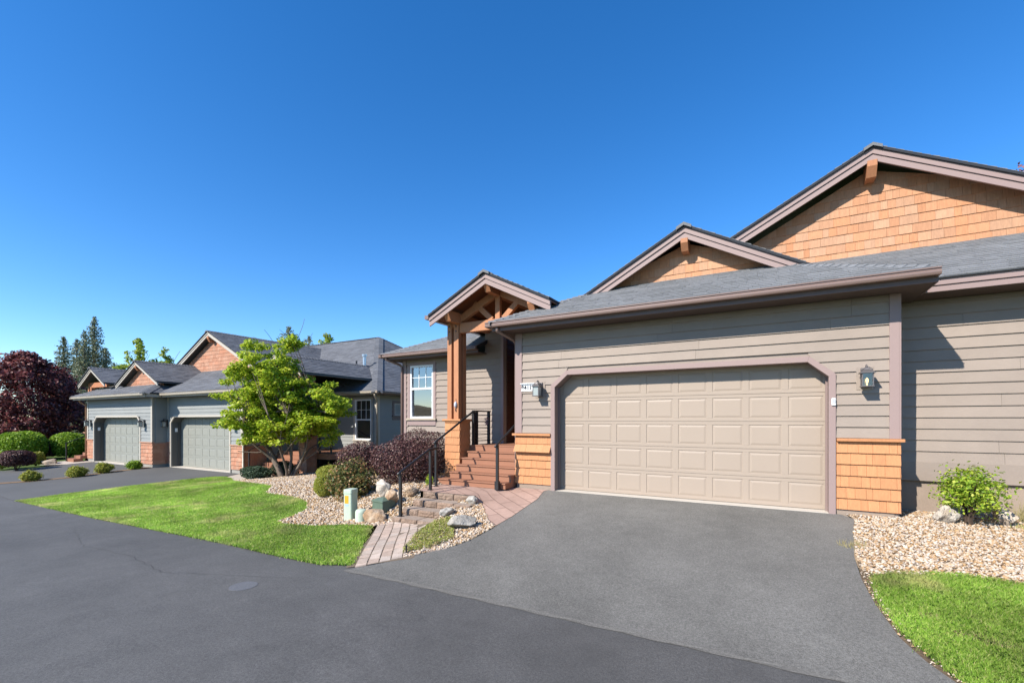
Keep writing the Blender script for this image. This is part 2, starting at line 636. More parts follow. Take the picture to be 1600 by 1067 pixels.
M_SHRUBGREEN = leaf_material('bright_green_spirea', [(0, (.11, .21, .015)), (.5, (.22, .36, .025)), (1, (.37, .50, .05))], .35)
M_YOUNG = leaf_material('lime_young_shrub_leaf', [(0, (.15, .26, .025)), (.4, (.28, .42, .035)), (.8, (.43, .53, .055)), (1, (.56, .56, .10))], .42)
M_PLUM = leaf_material('purple_plum_leaf', [(0, (.045, .017, .02)), (.5, (.14, .038, .042)), (.85, (.30, .085, .075)), (1, (.36, .19, .15))], .25)
M_SPRUCE = leaf_material('blue_spruce_needle', [(0, (.09, .12, .085)), (.5, (.20, .245, .165)), (.85, (.33, .34, .19)), (1, (.42, .36, .17))], .25)
M_POPLAR = leaf_material('yellow_green_tree_leaf', [(0, (.17, .25, .03)), (.5, (.34, .43, .05)), (1, (.50, .53, .10))], .4)
M_COVER = leaf_material('low_ground_cover_leaf', [(0, (.20, .26, .04)), (.5, (.38, .42, .08)), (.8, (.52, .48, .17)), (1, (.58, .46, .32))], .3)
M_DRYGRASS = leaf_material('dry_grass_blade', [(0, (.30, .26, .10)), (1, (.52, .44, .22))], .3)
M_BARK = material('grey_brown_bark', (.20, .155, .12), .9, .1, fine=[(6, .7, 1.25), (40, .7, 1.3)], stretch=(4, 4, .8), bump=(20, .02, .8))
M_TWIG = material('dark_twig', (.085, .06, .045), .9, .1)
M_UTIL = material('pale_green_pedestal_plastic', (.54, .62, .48), .5, .35, fine=(20, .95, 1.05))
M_UTIL2 = material('dark_green_box_paint', (.125, .175, .125), .5, .35, patch=(5, .85, 1.1), fine=(30, .9, 1.1))


M_BLOCKTOP = material('dusty_block_top', (.40, .315, .25), .9, .1, fine=[(12, .85, 1.15), (70, .75, 1.2)], obj_var=.08, bump=(60, .006, .5))


def rock_material(name, a, b, c):
    return material(name, a, .9, .12, stops=(2.6, [(.25, c), (.42, a), (.58, b), (.75, c)]), fine=[(14, .75, 1.2), (60, .8, 1.2)], bump=[(9, .05, .8), (50, .015, .7)])


R_TAN = rock_material('tan_rock', (.42, .33, .25), (.58, .48, .37), (.27, .19, .13))
R_WHITE = rock_material('pale_rock', (.54, .46, .37), (.68, .60, .50), (.40, .28, .18))
R_RUST = rock_material('rust_rock', (.42, .27, .16), (.56, .44, .32), (.24, .14, .08))
R_GREY = rock_material('grey_lichen_rock', (.38, .345, .295), (.52, .48, .42), (.21, .185, .155))

# ------------------------------------------------------------------ helpers: courses of boards, shingles, tabs
def clip_half(poly, a, b, c):
    """keep a*x+b*y <= c"""
    r = []
    n = len(poly)
    for i in range(n):
        p, q = poly[i], poly[(i + 1) % n]
        dp, dq = a * p[0] + b * p[1] - c, a * q[0] + b * q[1] - c
        if dp <= 0:
            r.append(p)
        if (dp < 0 < dq) or (dq < 0 < dp):
            t = dp / (dp - dq)
            r.append((p[0] + (q[0] - p[0]) * t, p[1] + (q[1] - p[1]) * t))
    return r


def clip_rect(poly, x0, x1, y0, y1):
    for a, b, c in ((-1, 0, -x0), (1, 0, x1), (0, -1, -y0), (0, 1, y1)):
        poly = clip_half(poly, a, b, c)
        if len(poly) < 3:
            return []
    return poly


class Frame:
    """a flat wall or roof plane: O origin, U along, W up the plane, N outward"""

    def __init__(s, O, U, W):
        s.O, s.U, s.W = Vector(O), Vector(U).normalized(), Vector(W).normalized()
        s.N = s.U.cross(s.W).normalized()

    def p(s, a, b, n=0.0):
        return s.O + s.U * a + s.W * b + s.N * n

    def ab(s, P):
        d = Vector(P) - s.O
        return d.dot(s.U), d.dot(s.W)


def piece(fr, poly, zb, zt, nb, nt, back=0.0):
    """wedge-shaped board or shingle over poly; sticks out nb at zb, nt at zt"""
    n = len(poly)
    h = max(zt - zb, 1e-6)
    V = [fr.p(a, b, nb + (nt - nb) * (b - zb) / h) for a, b in poly] + [fr.p(a, b, back) for a, b in poly]
    F = [tuple(range(n))]
    for i in range(n):
        j = (i + 1) % n
        F.append((i, i + n, j + n, j))
    return V, F


FRONT = lambda y, x=0, z=0: Frame((x, y, z), (1, 0, 0), (0, 0, 1))     # wall facing the street (-Y)
RIGHT = lambda x, y=0, z=0: Frame((x, y, z), (0, 1, 0), (0, 0, 1))     # wall facing +X
LEFT = lambda x, y=0, z=0: Frame((x, y, z), (0, -1, 0), (0, 0, 1))     # wall facing -X


def lap(parent, fr, mat, spans, z0, z1, e, joined=None, nb=.033, nt=.010, lmax=3.66):
    """lap siding: spans(z) -> list of (left, right); one object per board, or all into the MB joined"""
    k = 0
    while z0 + k * e < z1 - .02:
        zb, zt = z0 + k * e, min(z0 + (k + 1) * e + .012, z1)
        sb, st = spans(zb), spans(min(zt, z1))
        for (a0, b0), (a1, b1) in zip(sb, st):
            if b0 - a0 < .03:
                continue
            cuts = [0.0]
            L = b0 - a0
            if L > lmax * 1.05:
                q = random.uniform(.8, lmax)
                while q < L - .4:
                    cuts.append(q / L)
                    q += lmax * random.choice((.75, 1))
            cuts.append(1.0)
            for c0, c1 in zip(cuts, cuts[1:]):
                g0 = .0015 / L if c0 > 0 else 0
                g1 = .0015 / L if c1 < 1 else 0
                c0, c1 = c0 + g0, c1 - g1
                poly = [(a0 + (b0 - a0) * c0, zb), (a0 + (b0 - a0) * c1, zb), (a1 + (b1 - a1) * c1, zt), (a1 + (b1 - a1) * c0, zt)]
                V, F = piece(fr, poly, zb, zt, nb + random.uniform(-.0015, .0015), nt)
                if joined is not None:
                    joined.add(V, F)
                else:
                    MB().add(V, F).build('siding_board', mat, parent)
        k += 1


class ShingleSet:
    """first `limit` shingles one by one, the rest joined"""

    def __init__(s, limit):
        s.n, s.limit = 0, limit
        s.rest = MB()

    def add(s, V, F, parent, mat):
        if s.n < s.limit:
            s.n += 1
            MB().add(V, F).build('shingle', mat, parent)
        else:
            s.rest.add(V, F)


def shingles(parent, fr, poly, e, mat, sset=None, joined=None, wmin=.09, wmax=.26, nb=.021, nt=.006, z0=None, kick=None, gap=.0015):
    """cedar shingles in courses clipped to a convex polygon (a, b)"""
    lo = min(p[1] for p in poly) if z0 is None else z0
    hi = max(p[1] for p in poly)
    x0, x1 = min(p[0] for p in poly), max(p[0] for p in poly)
    k = 0
    while lo + k * e < hi - .01:
        zb, zt = lo + k * e, lo + (k + 1) * e + .01
        x = x0 - random.uniform(0, .12)
        n_b = nb + (kick[1] if kick and kick[0] == k else 0)
        while x < x1:
            w = random.uniform(wmin, wmax)
            c = clip_rect(poly, x + gap, x + w - gap, zb, zt)
            x += w
            if len(c) < 3 or area(c) < .0012:
                continue
            V, F = piece(fr, c, zb, zt, n_b + random.uniform(-.003, .003), nt)
            if joined is not None:
                joined.add(V, F)
            else:
                sset.add(V, F, parent, mat)
        k += 1


def roof_tabs(mb, P, e=.145, wmin=.16, wmax=.36, lift=.008, seedoff=0.0):
    """asphalt shingle tabs over the planar convex roof polygon P (3D, first edge = eave)"""
    U = (Vector(P[1]) - Vector(P[0])).normalized()
    nrm = Vector((0, 0, 0))
    for i in range(len(P)):
        nrm += Vector(P[i]).cross(Vector(P[(i + 1) % len(P)]))
    nrm.normalize()
    if nrm.z < 0:
        nrm = -nrm
        U = -U
    W = nrm.cross(U).normalized()
    fr = Frame(P[0], U, W)
    poly = [fr.ab(p) for p in P]
    hi = max(p[1] for p in poly)
    x0, x1 = min(p[0] for p in poly), max(p[0] for p in poly)
    k = 0
    while k * e < hi:
        zb, zt = k * e, (k + 1) * e
        x = x0 - random.uniform(0, .3)
        while x < x1:
            w = random.uniform(wmin, wmax)
            c = clip_rect(poly, x, x + w - .004, zb, zt)
            x += w
            if len(c) < 3:
                continue
            l = lift + random.choice((0, 0, .004, .007))
            V, F = piece(fr, c, zb, zt, l + .003, .002, -.004)
            mb.add(V, F)
        k += 1


def slab(mb, P, t=.10):
    """solid roof deck under polygon P"""
    P = [Vector(p) for p in P]
    nrm = Vector((0, 0, 0))
    for i in range(len(P)):
        nrm += P[i].cross(P[(i + 1) % len(P)])
    nrm.normalize()
    if nrm.z < 0:
        nrm = -nrm
    mb.prism([p - nrm * .006 for p in P], Vector((0, 0, -t)))


def ridge_caps(mb, a, b, w=.15, e=.15, drop=.06):
    """cap shingles folded over a hip or ridge from a to b"""
    a, b = Vector(a), Vector(b)
    L = (b - a).length
    t = (b - a) / L
    side = t.cross(Vector((0, 0, 1))).normalized()
    n = max(1, int(L / e))
    for k in range(n):
        p = a + t * (k * e)
        q = a + t * ((k + 1) * e + .03)
        u0, u1 = .030 + random.uniform(0, .006), .012
        V = [p + Vector((0, 0, u0)), q + Vector((0, 0, u1)), q + side * w - Vector((0, 0, drop - u1)), p + side * w - Vector((0, 0, drop - u0)),
             q - side * w - Vector((0, 0, drop - u1)), p - side * w - Vector((0, 0, drop - u0)),
             p - Vector((0, 0, .03)), p + side * w - Vector((0, 0, drop + .03)), p - side * w - Vector((0, 0, drop + .03))]
        mb.add(V, [(0, 3, 2, 1), (0, 1, 4, 5), (0, 6, 7, 3), (0, 5, 8, 6)])


GUT = [(0, 0), (.115, 0), (.118, .005), (.128, .03), (.128, .052), (.112, .068), (.112, .082), (.128, .088), (.128, .105), (.118, .105), (.118, .095), (.012, .095), (.012, .105), (0, .105)]


def gutter(parent, mat, a, b, out, name='gutter'):
    """K-profile gutter with its back bottom edge from a to b, opening towards `out`"""
    a, b, out = Vector(a), Vector(b), Vector(out).normalized()
    mb = MB()
    poly = [a + out * q[0] + Vector((0, 0, q[1])) for q in GUT]
    mb.prism(poly, b - a)
    return mb.build(name, mat, parent)


def rake(parent, mat, apex, foot, y_back, h1, h2, proud=.025, name='rake_board'):
    """two stacked rake boards in the vertical plane y = apex.y, from apex down to foot"""
    ax, y, az = apex
    fx, _, fz = foot
    for nm, t0, t1, dy in ((name, 0.0, h1, proud), (name, h1 + .004, h1 + h2, 0.0)):
        mb = MB()
        mb.prism([(ax, y - dy, az - t0), (fx, y - dy, fz - t0), (fx, y - dy, fz - t1), (ax, y - dy, az - t1)], (0, y_back - y + dy, 0))
        mb.build(nm, mat, parent)


def gable_roof(house, nm_mat, deck_mat, trim_mat, soffit_mat, cx, y0, y1, az, hwl, hwr, p, h1=.12, h2=.12, tabs=True, tabs_e=.145, sides=(True, True)):
    """gable roof whose ridge runs back from the rake plane y0 to y1; returns roof object"""
    L = cx - hwl
    R = cx + hwr
    zl, zr = az - p * hwl, az - p * hwr
    deck = MB()
    t = .05
    for (ex, ez) in ((L, zl), (R, zr)):
        deck.prism([(cx, y0, az), (ex, y0, ez), (ex, y0, ez - t), (cx, y0, az - t)], (0, y1 - y0, 0))
    roof = deck.build('roof', deck_mat, house)
    # underside boarding
    so = MB()
    for (ex, ez) in ((L, zl), (R, zr)):
        so.prism([(cx, y0 + .102, az - t - .002), (ex, y0 + .102, ez - t - .002), (ex, y0 + .102, ez - t - .03), (cx, y0 + .102, az - t - .03)], (0, y1 - y0 - .12, 0))
    so.build('soffit', soffit_mat, roof)
    tb = MB()
    if sides[0]:
        roof_tabs(tb, [(L, y1, zl), (L, y0, zl), (cx, y0, az), (cx, y1, az)], tabs_e)
    if sides[1]:
        roof_tabs(tb, [(R, y0, zr), (R, y1, zr), (cx, y1, az), (cx, y0, az)], tabs_e)
    ridge_caps(tb, (cx, y0 - .03, az), (cx, y1, az), drop=.15 * p)
    o = tb.build('roof_shingle', nm_mat, roof)
    o['kind'] = 'stuff'
    yb = y0 + .04
    for (ex, ez) in ((L, zl), (R, zr)):
        rake(house, trim_mat, (cx, y0 + .062, az - .030), (ex, y0 + .062, ez - .030), y0 + .10, h1, h2)
    return roof


def downspout(parent, mat, pts, r=.04):
    mb = MB()
    P = [Vector(p) for p in pts]
    return mb.tube(P, r, 8).build('downspout', mat, parent, smooth=True)


def window_unit(parent, fr, a0, a1, z0, z1, frame_mat, trim_mat, sill_mat, pane_mat, room_mat, blind_mat=None, trim=.10, muntin=(3, 2), upper=.45, head=True, apron=True, deep=.5, wall_n=.03, single=False, sill_h=.055):
    """double-hung window: trim, frame, panes, muntins, sill; fr is the wall plane, wall_n how far the siding sticks out"""
    def bx(mb, x0, x1, b0, b1, n0, n1):
        pts = [fr.p(x0, b0, n0), fr.p(x1, b0, n0), fr.p(x1, b1, n0), fr.p(x0, b1, n0)]
        mb.prism(pts, fr.N * (n1 - n0))
        return mb
    f = .055
    w = bx(bx(bx(bx(MB(), a0, a0 + f, z0, z1, -.08, wall_n), a1 - f, a1, z0, z1, -.08, wall_n), a0 + f, a1 - f, z0, z0 + f, -.08, wall_n), a0 + f, a1 - f, z1 - f, z1, -.08, wall_n)
    win = w.build('window', frame_mat, parent)
    zm = z1 - (z1 - z0) * upper
    if not single:
        bx(MB(), a0 + f, a1 - f, zm - .03, zm + .03, -.06, wall_n - .012).build('meeting_rail', frame_mat, win)
        parts = [(z0 + f, zm - .03, -.035), (zm + .03, z1 - f, -.02)]
    else:
        parts = [(z0 + f, z1 - f, -.02)]
    for (b0, b1, n) in parts:
        V = [fr.p(a0 + f, b0, n), fr.p(a1 - f, b0, n), fr.p(a1 - f, b1, n), fr.p(a0 + f, b1, n)]
        MB().prism(V, fr.N * -.006).build('pane', pane_mat, win)
    if muntin:
        b0, b1, n = parts[-1]
        nx, nz = muntin
        for i in range(1, nx):
            x = a0 + f + (a1 - a0 - 2 * f) * i / nx
            bx(MB(), x - .008, x + .008, b0, b1, n + .001, n + .012).build('muntin', frame_mat, win)
        for i in range(1, nz):
            z = b0 + (b1 - b0) * i / nz
            bx(MB(), a0 + f, a1 - f, z - .008, z + .008, n + .0015, n + .0135).build('muntin', frame_mat, win)
    # the room behind
    mb = MB()
    V = [fr.p(a0, z0, -.09), fr.p(a1, z0, -.09), fr.p(a1, z1, -.09), fr.p(a0, z1, -.09), fr.p(a0, z0, -.09 - deep), fr.p(a1, z0, -.09 - deep), fr.p(a1, z1, -.09 - deep), fr.p(a0, z1, -.09 - deep)]
    mb.add(V, [(4, 5, 6, 7), (0, 1, 5, 4), (1, 2, 6, 5), (2, 3, 7, 6), (3, 0, 4, 7)])
    mb.build('room_behind', room_mat, win)
    if blind_mat is not None:
        mb = MB()
        z = z1 - f
        while z > zm - .02:
            bx(mb, a0 + f + .01, a1 - f - .01, z - .034, z - .004, -.115, -.105)
            z -= .036
        mb.build('blind', blind_mat, win)
    # casing
    n = wall_n + .012
    bx(MB(), a0 - trim, a0 - .002, z0, z1, 0, n).build('window_trim', trim_mat, win)
    bx(MB(), a1 + .002, a1 + trim, z0, z1, 0, n).build('window_trim', trim_mat, win)
    if head:
        bx(MB(), a0 - trim, a1 + trim, z1 + .002, z1 + trim, 0, n).build('window_trim', trim_mat, win)
    bx(MB(), a0 - trim - .03, a1 + trim + .03, z0 - sill_h, z0 - .002, 0, n + .045).build('sill', sill_mat, win, bevel=.004)
    if apron:
        bx(MB(), a0 - trim, a1 + trim, z0 - sill_h - .16, z0 - sill_h - .002, 0, n - .004).build('apron', trim_mat, win)
    return win


def garage_door(parent, y, x0, x1, z1, rows, cols, mat, z0=0.0, single=True):
    """sectional door with raised panels in the plane y; sections and panels are parts"""
    door = MB().box(x0, x1, y + .0095, y + .05, z0, z1).build('garage_door', mat, parent)
    sh = (z1 - z0) / rows
    cw = (x1 - x0) / cols
    mesh = None
    frs = MB()
    for r in range(rows):
        a, b = z0 + r * sh + .003, z0 + (r + 1) * sh - .003
        mb = MB()
        rl = .058
        mb.box(x0, x1, y, y + .0185, a, a + rl)
        mb.box(x0, x1, y, y + .0185, b - rl, b)
        for c in range(cols + 1):
            st = .052
            xa = max(x0, x0 + c * cw - st)
            xb = min(x1, x0 + c * cw + st)
            mb.box(xa, xb, y + .0005, y + .0185, a + rl, b - rl)
        if single:
            mb.build('door_section', mat, door, bevel=.003)
        else:
            frs.v, base = frs.v + mb.v, len(frs.v)
            frs.f += [tuple(i + base for i in f) for f in mb.f]
        for c in range(cols):
            xa, xb = x0 + c * cw + .052, x0 + (c + 1) * cw - .052
            za, zb = a + rl, b - rl
            g, q = .012, .045
            yo, yi = (y + .0088, y + .002) if single else (y + .0088, y + .0008)
            V = [(xa + g, yo, za + g), (xb - g, yo, za + g), (xb - g, yo, zb - g), (xa + g, yo, zb - g),
                 (xa + q, yi, za + q), (xb - q, yi, za + q), (xb - q, yi, zb - q), (xa + q, yi, zb - q)]
            F = [(4, 5, 6, 7), (0, 1, 5, 4), (1, 2, 6, 5), (2, 3, 7, 6), (3, 0, 4, 7)]
            if single:
                if mesh is None:
                    o0 = Vector(V[0])
                    mesh = bpy.data.meshes.new('door_panel')
                    mesh.from_pydata([tuple(Vector(p) - o0) for p in V], [], F)
                link('door_panel', mesh, mat, door, Vector(V[0]) - ORG[door.name])
            else:
                frs.add(V, F)
    if not single:
        o = frs.build('door_panel', mat, door)
        o['kind'] = 'stuff'
    return door


def door_surround(parent, y, xl, xr, z0, zt, cham_x, cham_z, w, mat, jamb_mat, depth, proud, wall_y):
    """casing with clipped corners round a garage opening + the jamb lining"""
    xl, xr, zt = xl + .004, xr - .004, zt - .004
    inner = [(xl, z0), (xl, zt - cham_z), (xl + cham_x, zt), (xr - cham_x, zt), (xr, zt - cham_z), (xr, z0)]
    k = w * math.tan(math.radians(22.5))
    dz = w * .62
    outer = [(xl - w, z0), (xl - w, zt - cham_z + k), (xl + cham_x - k * .6, zt + w), (xr - cham_x + k * .6, zt + w), (xr + w, zt - cham_z + k), (xr + w, z0)]
    for i in range(5):
        mb = MB()
        q = [inner[i], inner[i + 1], outer[i + 1], outer[i]]
        pr = proud - (.0015 if i % 2 else 0)
        mb.prism([(a, wall_y - pr, b) for a, b in q], (0, pr + .004, 0))
        mb.build('door_casing', mat, parent, bevel=.003)
    jb = MB()
    t = .02
    for i in range(5):
        a, b = inner[i], inner[i + 1]
        o = [(a[0] + (-t if i < 2 else (t if i > 2 else 0)), a[1] + (t if 1 <= i <= 3 else 0)), (b[0] + (-t if i < 2 else (t if i > 2 else 0)), b[1] + (t if 1 <= i <= 3 else 0))]
        mb = [(a[0], wall_y + .004, a[1]), (b[0], wall_y + .004, b[1]), (o[1][0], wall_y + .004, o[1][1]), (o[0][0], wall_y + .004, o[0][1])]
        jb.prism(mb, (0, depth, 0))
    # corner fillers that close the clipped corners in front of the door slab
    for pts in ([(xl, zt - cham_z), (xl, zt), (xl + cham_x, zt)], [(xr, zt - cham_z), (xr, zt), (xr - cham_x, zt)]):
        jb.prism([(a, wall_y + depth - .03, b) for a, b in pts], (0, .03, 0))
    # stop strip seen as a second line inside the reveal
    for i in range(5):
        a, b = inner[i], inner[i + 1]
        s = .03
        o = [(a[0] + (s if i < 2 else (-s if i > 2 else 0)), a[1] - (s if 1 <= i <= 3 else 0)), (b[0] + (s if i < 2 else (-s if i > 2 else 0)), b[1] - (s if 1 <= i <= 3 else 0))]
        if i in (0, 4):
            jb.prism([(a[0], wall_y + depth * .55, a[1]), (b[0], wall_y + depth * .55, b[1]), (o[1][0], wall_y + depth * .55, b[1]), (o[0][0], wall_y + depth * .55, a[1])], (0, .02, 0))
    jb.build('door_jamb', jamb_mat, parent)

# ------------------------------------------------------------------ the setting: ground, road, drives, beds
def fr_(a, b, s):
    return list(np.arange(a, b + 1e-6, s))


GX = fr_(-24, 8, .5) + fr_(-120, -25, 3) + fr_(9, 60, 3)
GY = fr_(3.5, 12, .4) + fr_(-30, 3, 3) + fr_(13, 60, 4)
sheet('ground', [(-120, -30), (60, -30), (60, 60), (-120, 60)], -.10, M_TURF, GX, GY)
far = MB()
far.add([(-2500, -2500, -6), (2500, -2500, -6), (2500, 2500, -6), (-2500, 2500, -6)], [(0, 1, 2, 3)])
far.build('terrain', M_TURF)
bpy.data.objects['terrain']['kind'] = 'structure'

# hills across the valley, seen mirrored in the front window
hm = bpy.data.meshes.new('hills')
hv, hf = [], []
for i in range(73):
    a = math.radians(150 + i * 1.6)
    for j, (r, k) in enumerate(((420, 0), (620, .45), (900, 1.0), (1500, 0))):
        h = (26 + 9 * math.sin(i * .31) + 5 * math.sin(i * .83 + 1)) * k
        hv.append((r * math.sin(a) * 1.0, r * math.cos(a), -6 + h))
for i in range(72):
    for j in range(3):
        hf.append((i * 4 + j, (i + 1) * 4 + j, (i + 1) * 4 + j + 1, i * 4 + j + 1))
hm.from_pydata(hv, [], hf)
ho = link('hills', hm, material('dry_hillside', (.20, .17, .10), .95, .05, patch=(.01, .7, 1.2)))
ho['kind'] = 'structure'

ROAD_EDGE = [(-120, 4.9), (-45, 5.0), (-30, 4.9), (-19.9, 4.60), (-13.6, 4.37), (-8.6, 4.28), (-6.3, 4.2), (-4.97, 4.24), (1.35, 4.24), (1.9, 4.22), (8, 4.2), (60, 4.2)]
sheet('road', [(-120, -2.8)] + [(60, -2.8)] + [(x, y + (.32 if x < -4.9 else 0)) for x, y in ROAD_EDGE[::-1]], 0.0, M_ROAD, fr_(-24, 8, 1) + fr_(-120, -27, 6) + fr_(10, 60, 5), fr_(-2.8, 5, .7))

DRIVE = [(-4.97, 4.22), (-4.62, 4.66), (-4.12, 5.39), (-3.99, 5.8), (-3.97, 6.16), (-3.97, 7.05), (-4.06, 8.28), (-4.21, 8.86), (-4.16, 8.985), (1.02, 8.985), (1.17, 8.77), (1.06, 8.0), (.94, 7.07), (.91, 6.35), (.93, 5.73), (1.0, 5.1), (1.10, 4.78), (1.24, 4.5), (1.42, 4.22)]
sheet('driveway', DRIVE, .010, M_DRIVE, fr_(-6, 2, .4), fr_(4, 9, .4))
# lighter dusty joint where the driveway meets the road
jt = MB()
for i in range(42):
    xa, xb = -4.95 + i * .15, -4.95 + (i + 1) * .15
    wa = .018 + .012 * math.sin(i * 1.7)
    wb = .018 + .012 * math.sin((i + 1) * 1.7)
    jt.add([(xa, 4.225 - wa, gz(xa, 4.22) + .006), (xb, 4.225 - wb, gz(xb, 4.22) + .006), (xb, 4.235 + wb, gz(xb, 4.23) + .0155), (xa, 4.235 + wa, gz(xa, 4.23) + .0155)], [(0, 1, 2, 3)])
o = jt.build('driveway_joint', material('dusty_joint', (.17, .16, .145), .9, .1, fine=(60, .6, 1.3)))
o['kind'] = 'structure'


def crack(pts, w, seed):
    """thin sealed crack that wanders along the road"""
    r = random.Random(seed)
    P = []
    for a, b in zip(pts, pts[1:]):
        n = max(2, int(math.hypot(b[0] - a[0], b[1] - a[1]) / .12))
        for i in range(n):
            t = i / n
            P.append((a[0] + (b[0] - a[0]) * t + r.uniform(-.03, .03), a[1] + (b[1] - a[1]) * t + r.uniform(-.03, .03)))
    mb = MB()
    for i in range(len(P) - 1):
        (x0, y0), (x1, y1) = P[i], P[i + 1]
        w0, w1 = w * (.6 + .4 * math.sin(i * .9) ** 2), w * (.6 + .4 * math.sin((i + 1) * .9) ** 2)
        mb.add([(x0, y0 - w0, gz(x0, y0) + .004), (x1, y1 - w1, gz(x1, y1) + .004), (x1, y1 + w1, gz(x1, y1) + .004), (x0, y0 + w0, gz(x0, y0) + .004)], [(0, 1, 2, 3)])
    o = mb.build('road_crack', material('dark_crack_seal', (.085, .08, .076), .8, .2))
    o['kind'] = 'structure'


crack([(-12.5, 3.75), (-10.2, 3.2), (-8.6, 3.25), (-7.2, 3.05), (-6.1, 3.45), (-5.2, 3.75)], .0032, 1)
crack([(-1.9, 4.4), (-2.6, 5.6), (-2.4, 6.8)], .003, 3)

LAWN_L = [(-19.8, 4.62), (-13.64, 4.40), (-8.61, 4.31), (-6.3, 4.23), (-5.5, 4.235), (-5.0, 4.40), (-6.62, 6.30), (-7.02, 6.22), (-7.7, 5.85), (-8.46, 5.69), (-8.85, 5.82), (-8.93, 6.03), (-9.35, 6.9), (-9.82, 7.24), (-10.41, 7.45), (-12.22, 7.72), (-13.0, 8.37), (-14.4, 8.75), (-15.94, 9.14), (-17.2, 9.6), (-18.02, 10.0), (-18.8, 10.2), (-19.32, 9.97), (-19.68, 8.12), (-19.9, 6.07)]
sheet('lawn_soil', LAWN_L, .012, M_TURF, fr_(-20, -4, .5), fr_(4, 11, .4))
LAWN_R = [(1.46, 4.24), (8, 4.22), (8, 6.4), (2.35, 6.80), (1.87, 6.86), (1.27, 6.68), (1.05, 6.52), (.99, 6.3), (.975, 5.73), (1.045, 5.15), (1.145, 4.83), (1.28, 4.54)]
sheet('lawn_soil', LAWN_R, .012, M_TURF, fr_(0, 8, .5), fr_(4, 8, .4))
EDGE_R = [(1.42, 4.22), (1.24, 4.5), (1.10, 4.78), (1.0, 5.1), (.93, 5.73), (.91, 6.35), (.95, 6.9), (1.2, 6.72), (1.06, 6.52), (1.02, 6.3), (1.0, 5.73), (1.07, 5.2), (1.17, 4.88), (1.30, 4.6), (1.52, 4.22)]
sheet('soil_edge', EDGE_R, .006, M_EARTH, fr_(0, 3, .5), fr_(4, 8, .4))

BED_R = [(1.17, 8.77), (1.06, 8.0), (.94, 7.07), (.93, 6.7), (1.06, 6.52), (1.27, 6.68), (1.87, 6.86), (2.35, 6.80), (8, 6.4), (8, 9.9), (1.70, 9.9), (1.70, 9.05), (1.1, 9.03)]
sheet('gravel_bed', BED_R, .006, M_GRAVELBED, fr_(0, 8, .5), fr_(6, 10, .4))
BED_L = [(-6.62, 6.30), (-7.02, 6.22), (-7.7, 5.85), (-8.46, 5.69), (-8.85, 5.82), (-8.93, 6.03), (-9.35, 6.9), (-9.82, 7.24), (-10.41, 7.45), (-12.22, 7.72), (-13.0, 8.37), (-14.4, 8.75), (-15.94, 9.14), (-17.2, 9.6), (-17.6, 10.4), (-17.2, 12.0), (-15.4, 14.8), (-10.1, 14.8), (-10.08, 10.95), (-6.75, 10.95), (-6.72, 8.3), (-6.66, 7.75), (-6.46, 7.5), (-6.42, 6.6)]
sheet('gravel_bed', BED_L, .008, M_GRAVELBED, fr_(-18, -6, .5), fr_(5, 15, .4))
BED_C = [(-4.50, 4.86), (-4.12, 5.39), (-3.99, 5.8), (-3.97, 6.5), (-4.14, 6.6), (-4.60, 7.15), (-5.10, 7.75), (-5.45, 7.75), (-5.45, 6.62), (-5.3, 6.3)]
sheet('gravel_bed', BED_C, .014, M_GRAVELBED, fr_(-6, -3, .3), fr_(4, 8, .3))

# stamped landing in front of the stairs, running down beside the driveway
LANDING = [(-6.50, 7.56), (-5.12, 7.60), (-4.60, 7.10), (-4.14, 6.52), (-3.975, 6.4), (-3.97, 7.05), (-4.06, 8.28), (-4.21, 8.86), (-4.16, 8.99), (-4.96, 8.99), (-4.96, 8.95), (-6.75, 8.95), (-6.72, 8.3), (-6.66, 7.75)]
sheet('landing', LANDING, .016, M_STAMPED, fr_(-7, -3, .25), fr_(6, 9, .25), extra=lambda x, y: max(0.0, -.005 - gz(x, y)) if y > 7.4 and x < -5.0 else 0.0)

# pale walks at the neighbour's
sheet('walkway', [(-18.8, 10.2), (-18.02, 10.0), (-17.2, 9.6), (-16.9, 9.9), (-17.4, 10.6), (-17.6, 12.4), (-19.3, 12.4), (-19.35, 11.1)], .02, M_WALK, fr_(-20, -16, .5), fr_(9, 13, .5))
sheet('walkway', [(-32.2, 10.5), (-33.1, 10.5), (-34.6, 10.6), (-34.6, 9.6), (-33.6, 8.7), (-32.3, 9.4)], .02, M_WALK, fr_(-35, -32, .5), fr_(8, 11, .5))
# the neighbours' two driveways and the planted strip between them
STRIP = [(-27.2, 5.0), (-25.9, 6.5), (-25.62, 7.75), (-25.95, 8.75), (-26.1, 9.95), (-26.15, 10.6), (-25.7, 10.6), (-25.65, 9.9), (-25.55, 8.75), (-25.2, 7.75), (-25.45, 6.4), (-26.5, 5.0)]
sheet('driveway', [(-26.5, 4.95), (-25.45, 6.4), (-25.2, 7.75), (-25.55, 8.75), (-25.65, 9.9), (-25.7, 10.6), (-25.65, 11.15), (-19.4, 11.15), (-19.0, 10.2), (-19.4, 9.9), (-19.68, 8.12), (-19.92, 6.07), (-19.8, 4.62)], .010, M_NDRIVE, fr_(-28, -18, .6), fr_(4, 12, .6))
sheet('driveway', [(-34, 4.95), (-27.2, 5.0), (-25.9, 6.5), (-25.62, 7.75), (-25.95, 8.75), (-26.1, 9.95), (-26.15, 10.52), (-32.2, 10.52), (-32.3, 9.4), (-32.3, 8.3), (-32.4, 7.2), (-36, 5.6)], .010, M_NDRIVE, fr_(-36, -24, .6), fr_(4, 12, .6))
sheet('planting_strip', STRIP, .020, M_MULCH, fr_(-28, -25, .4), fr_(4, 12, .4))

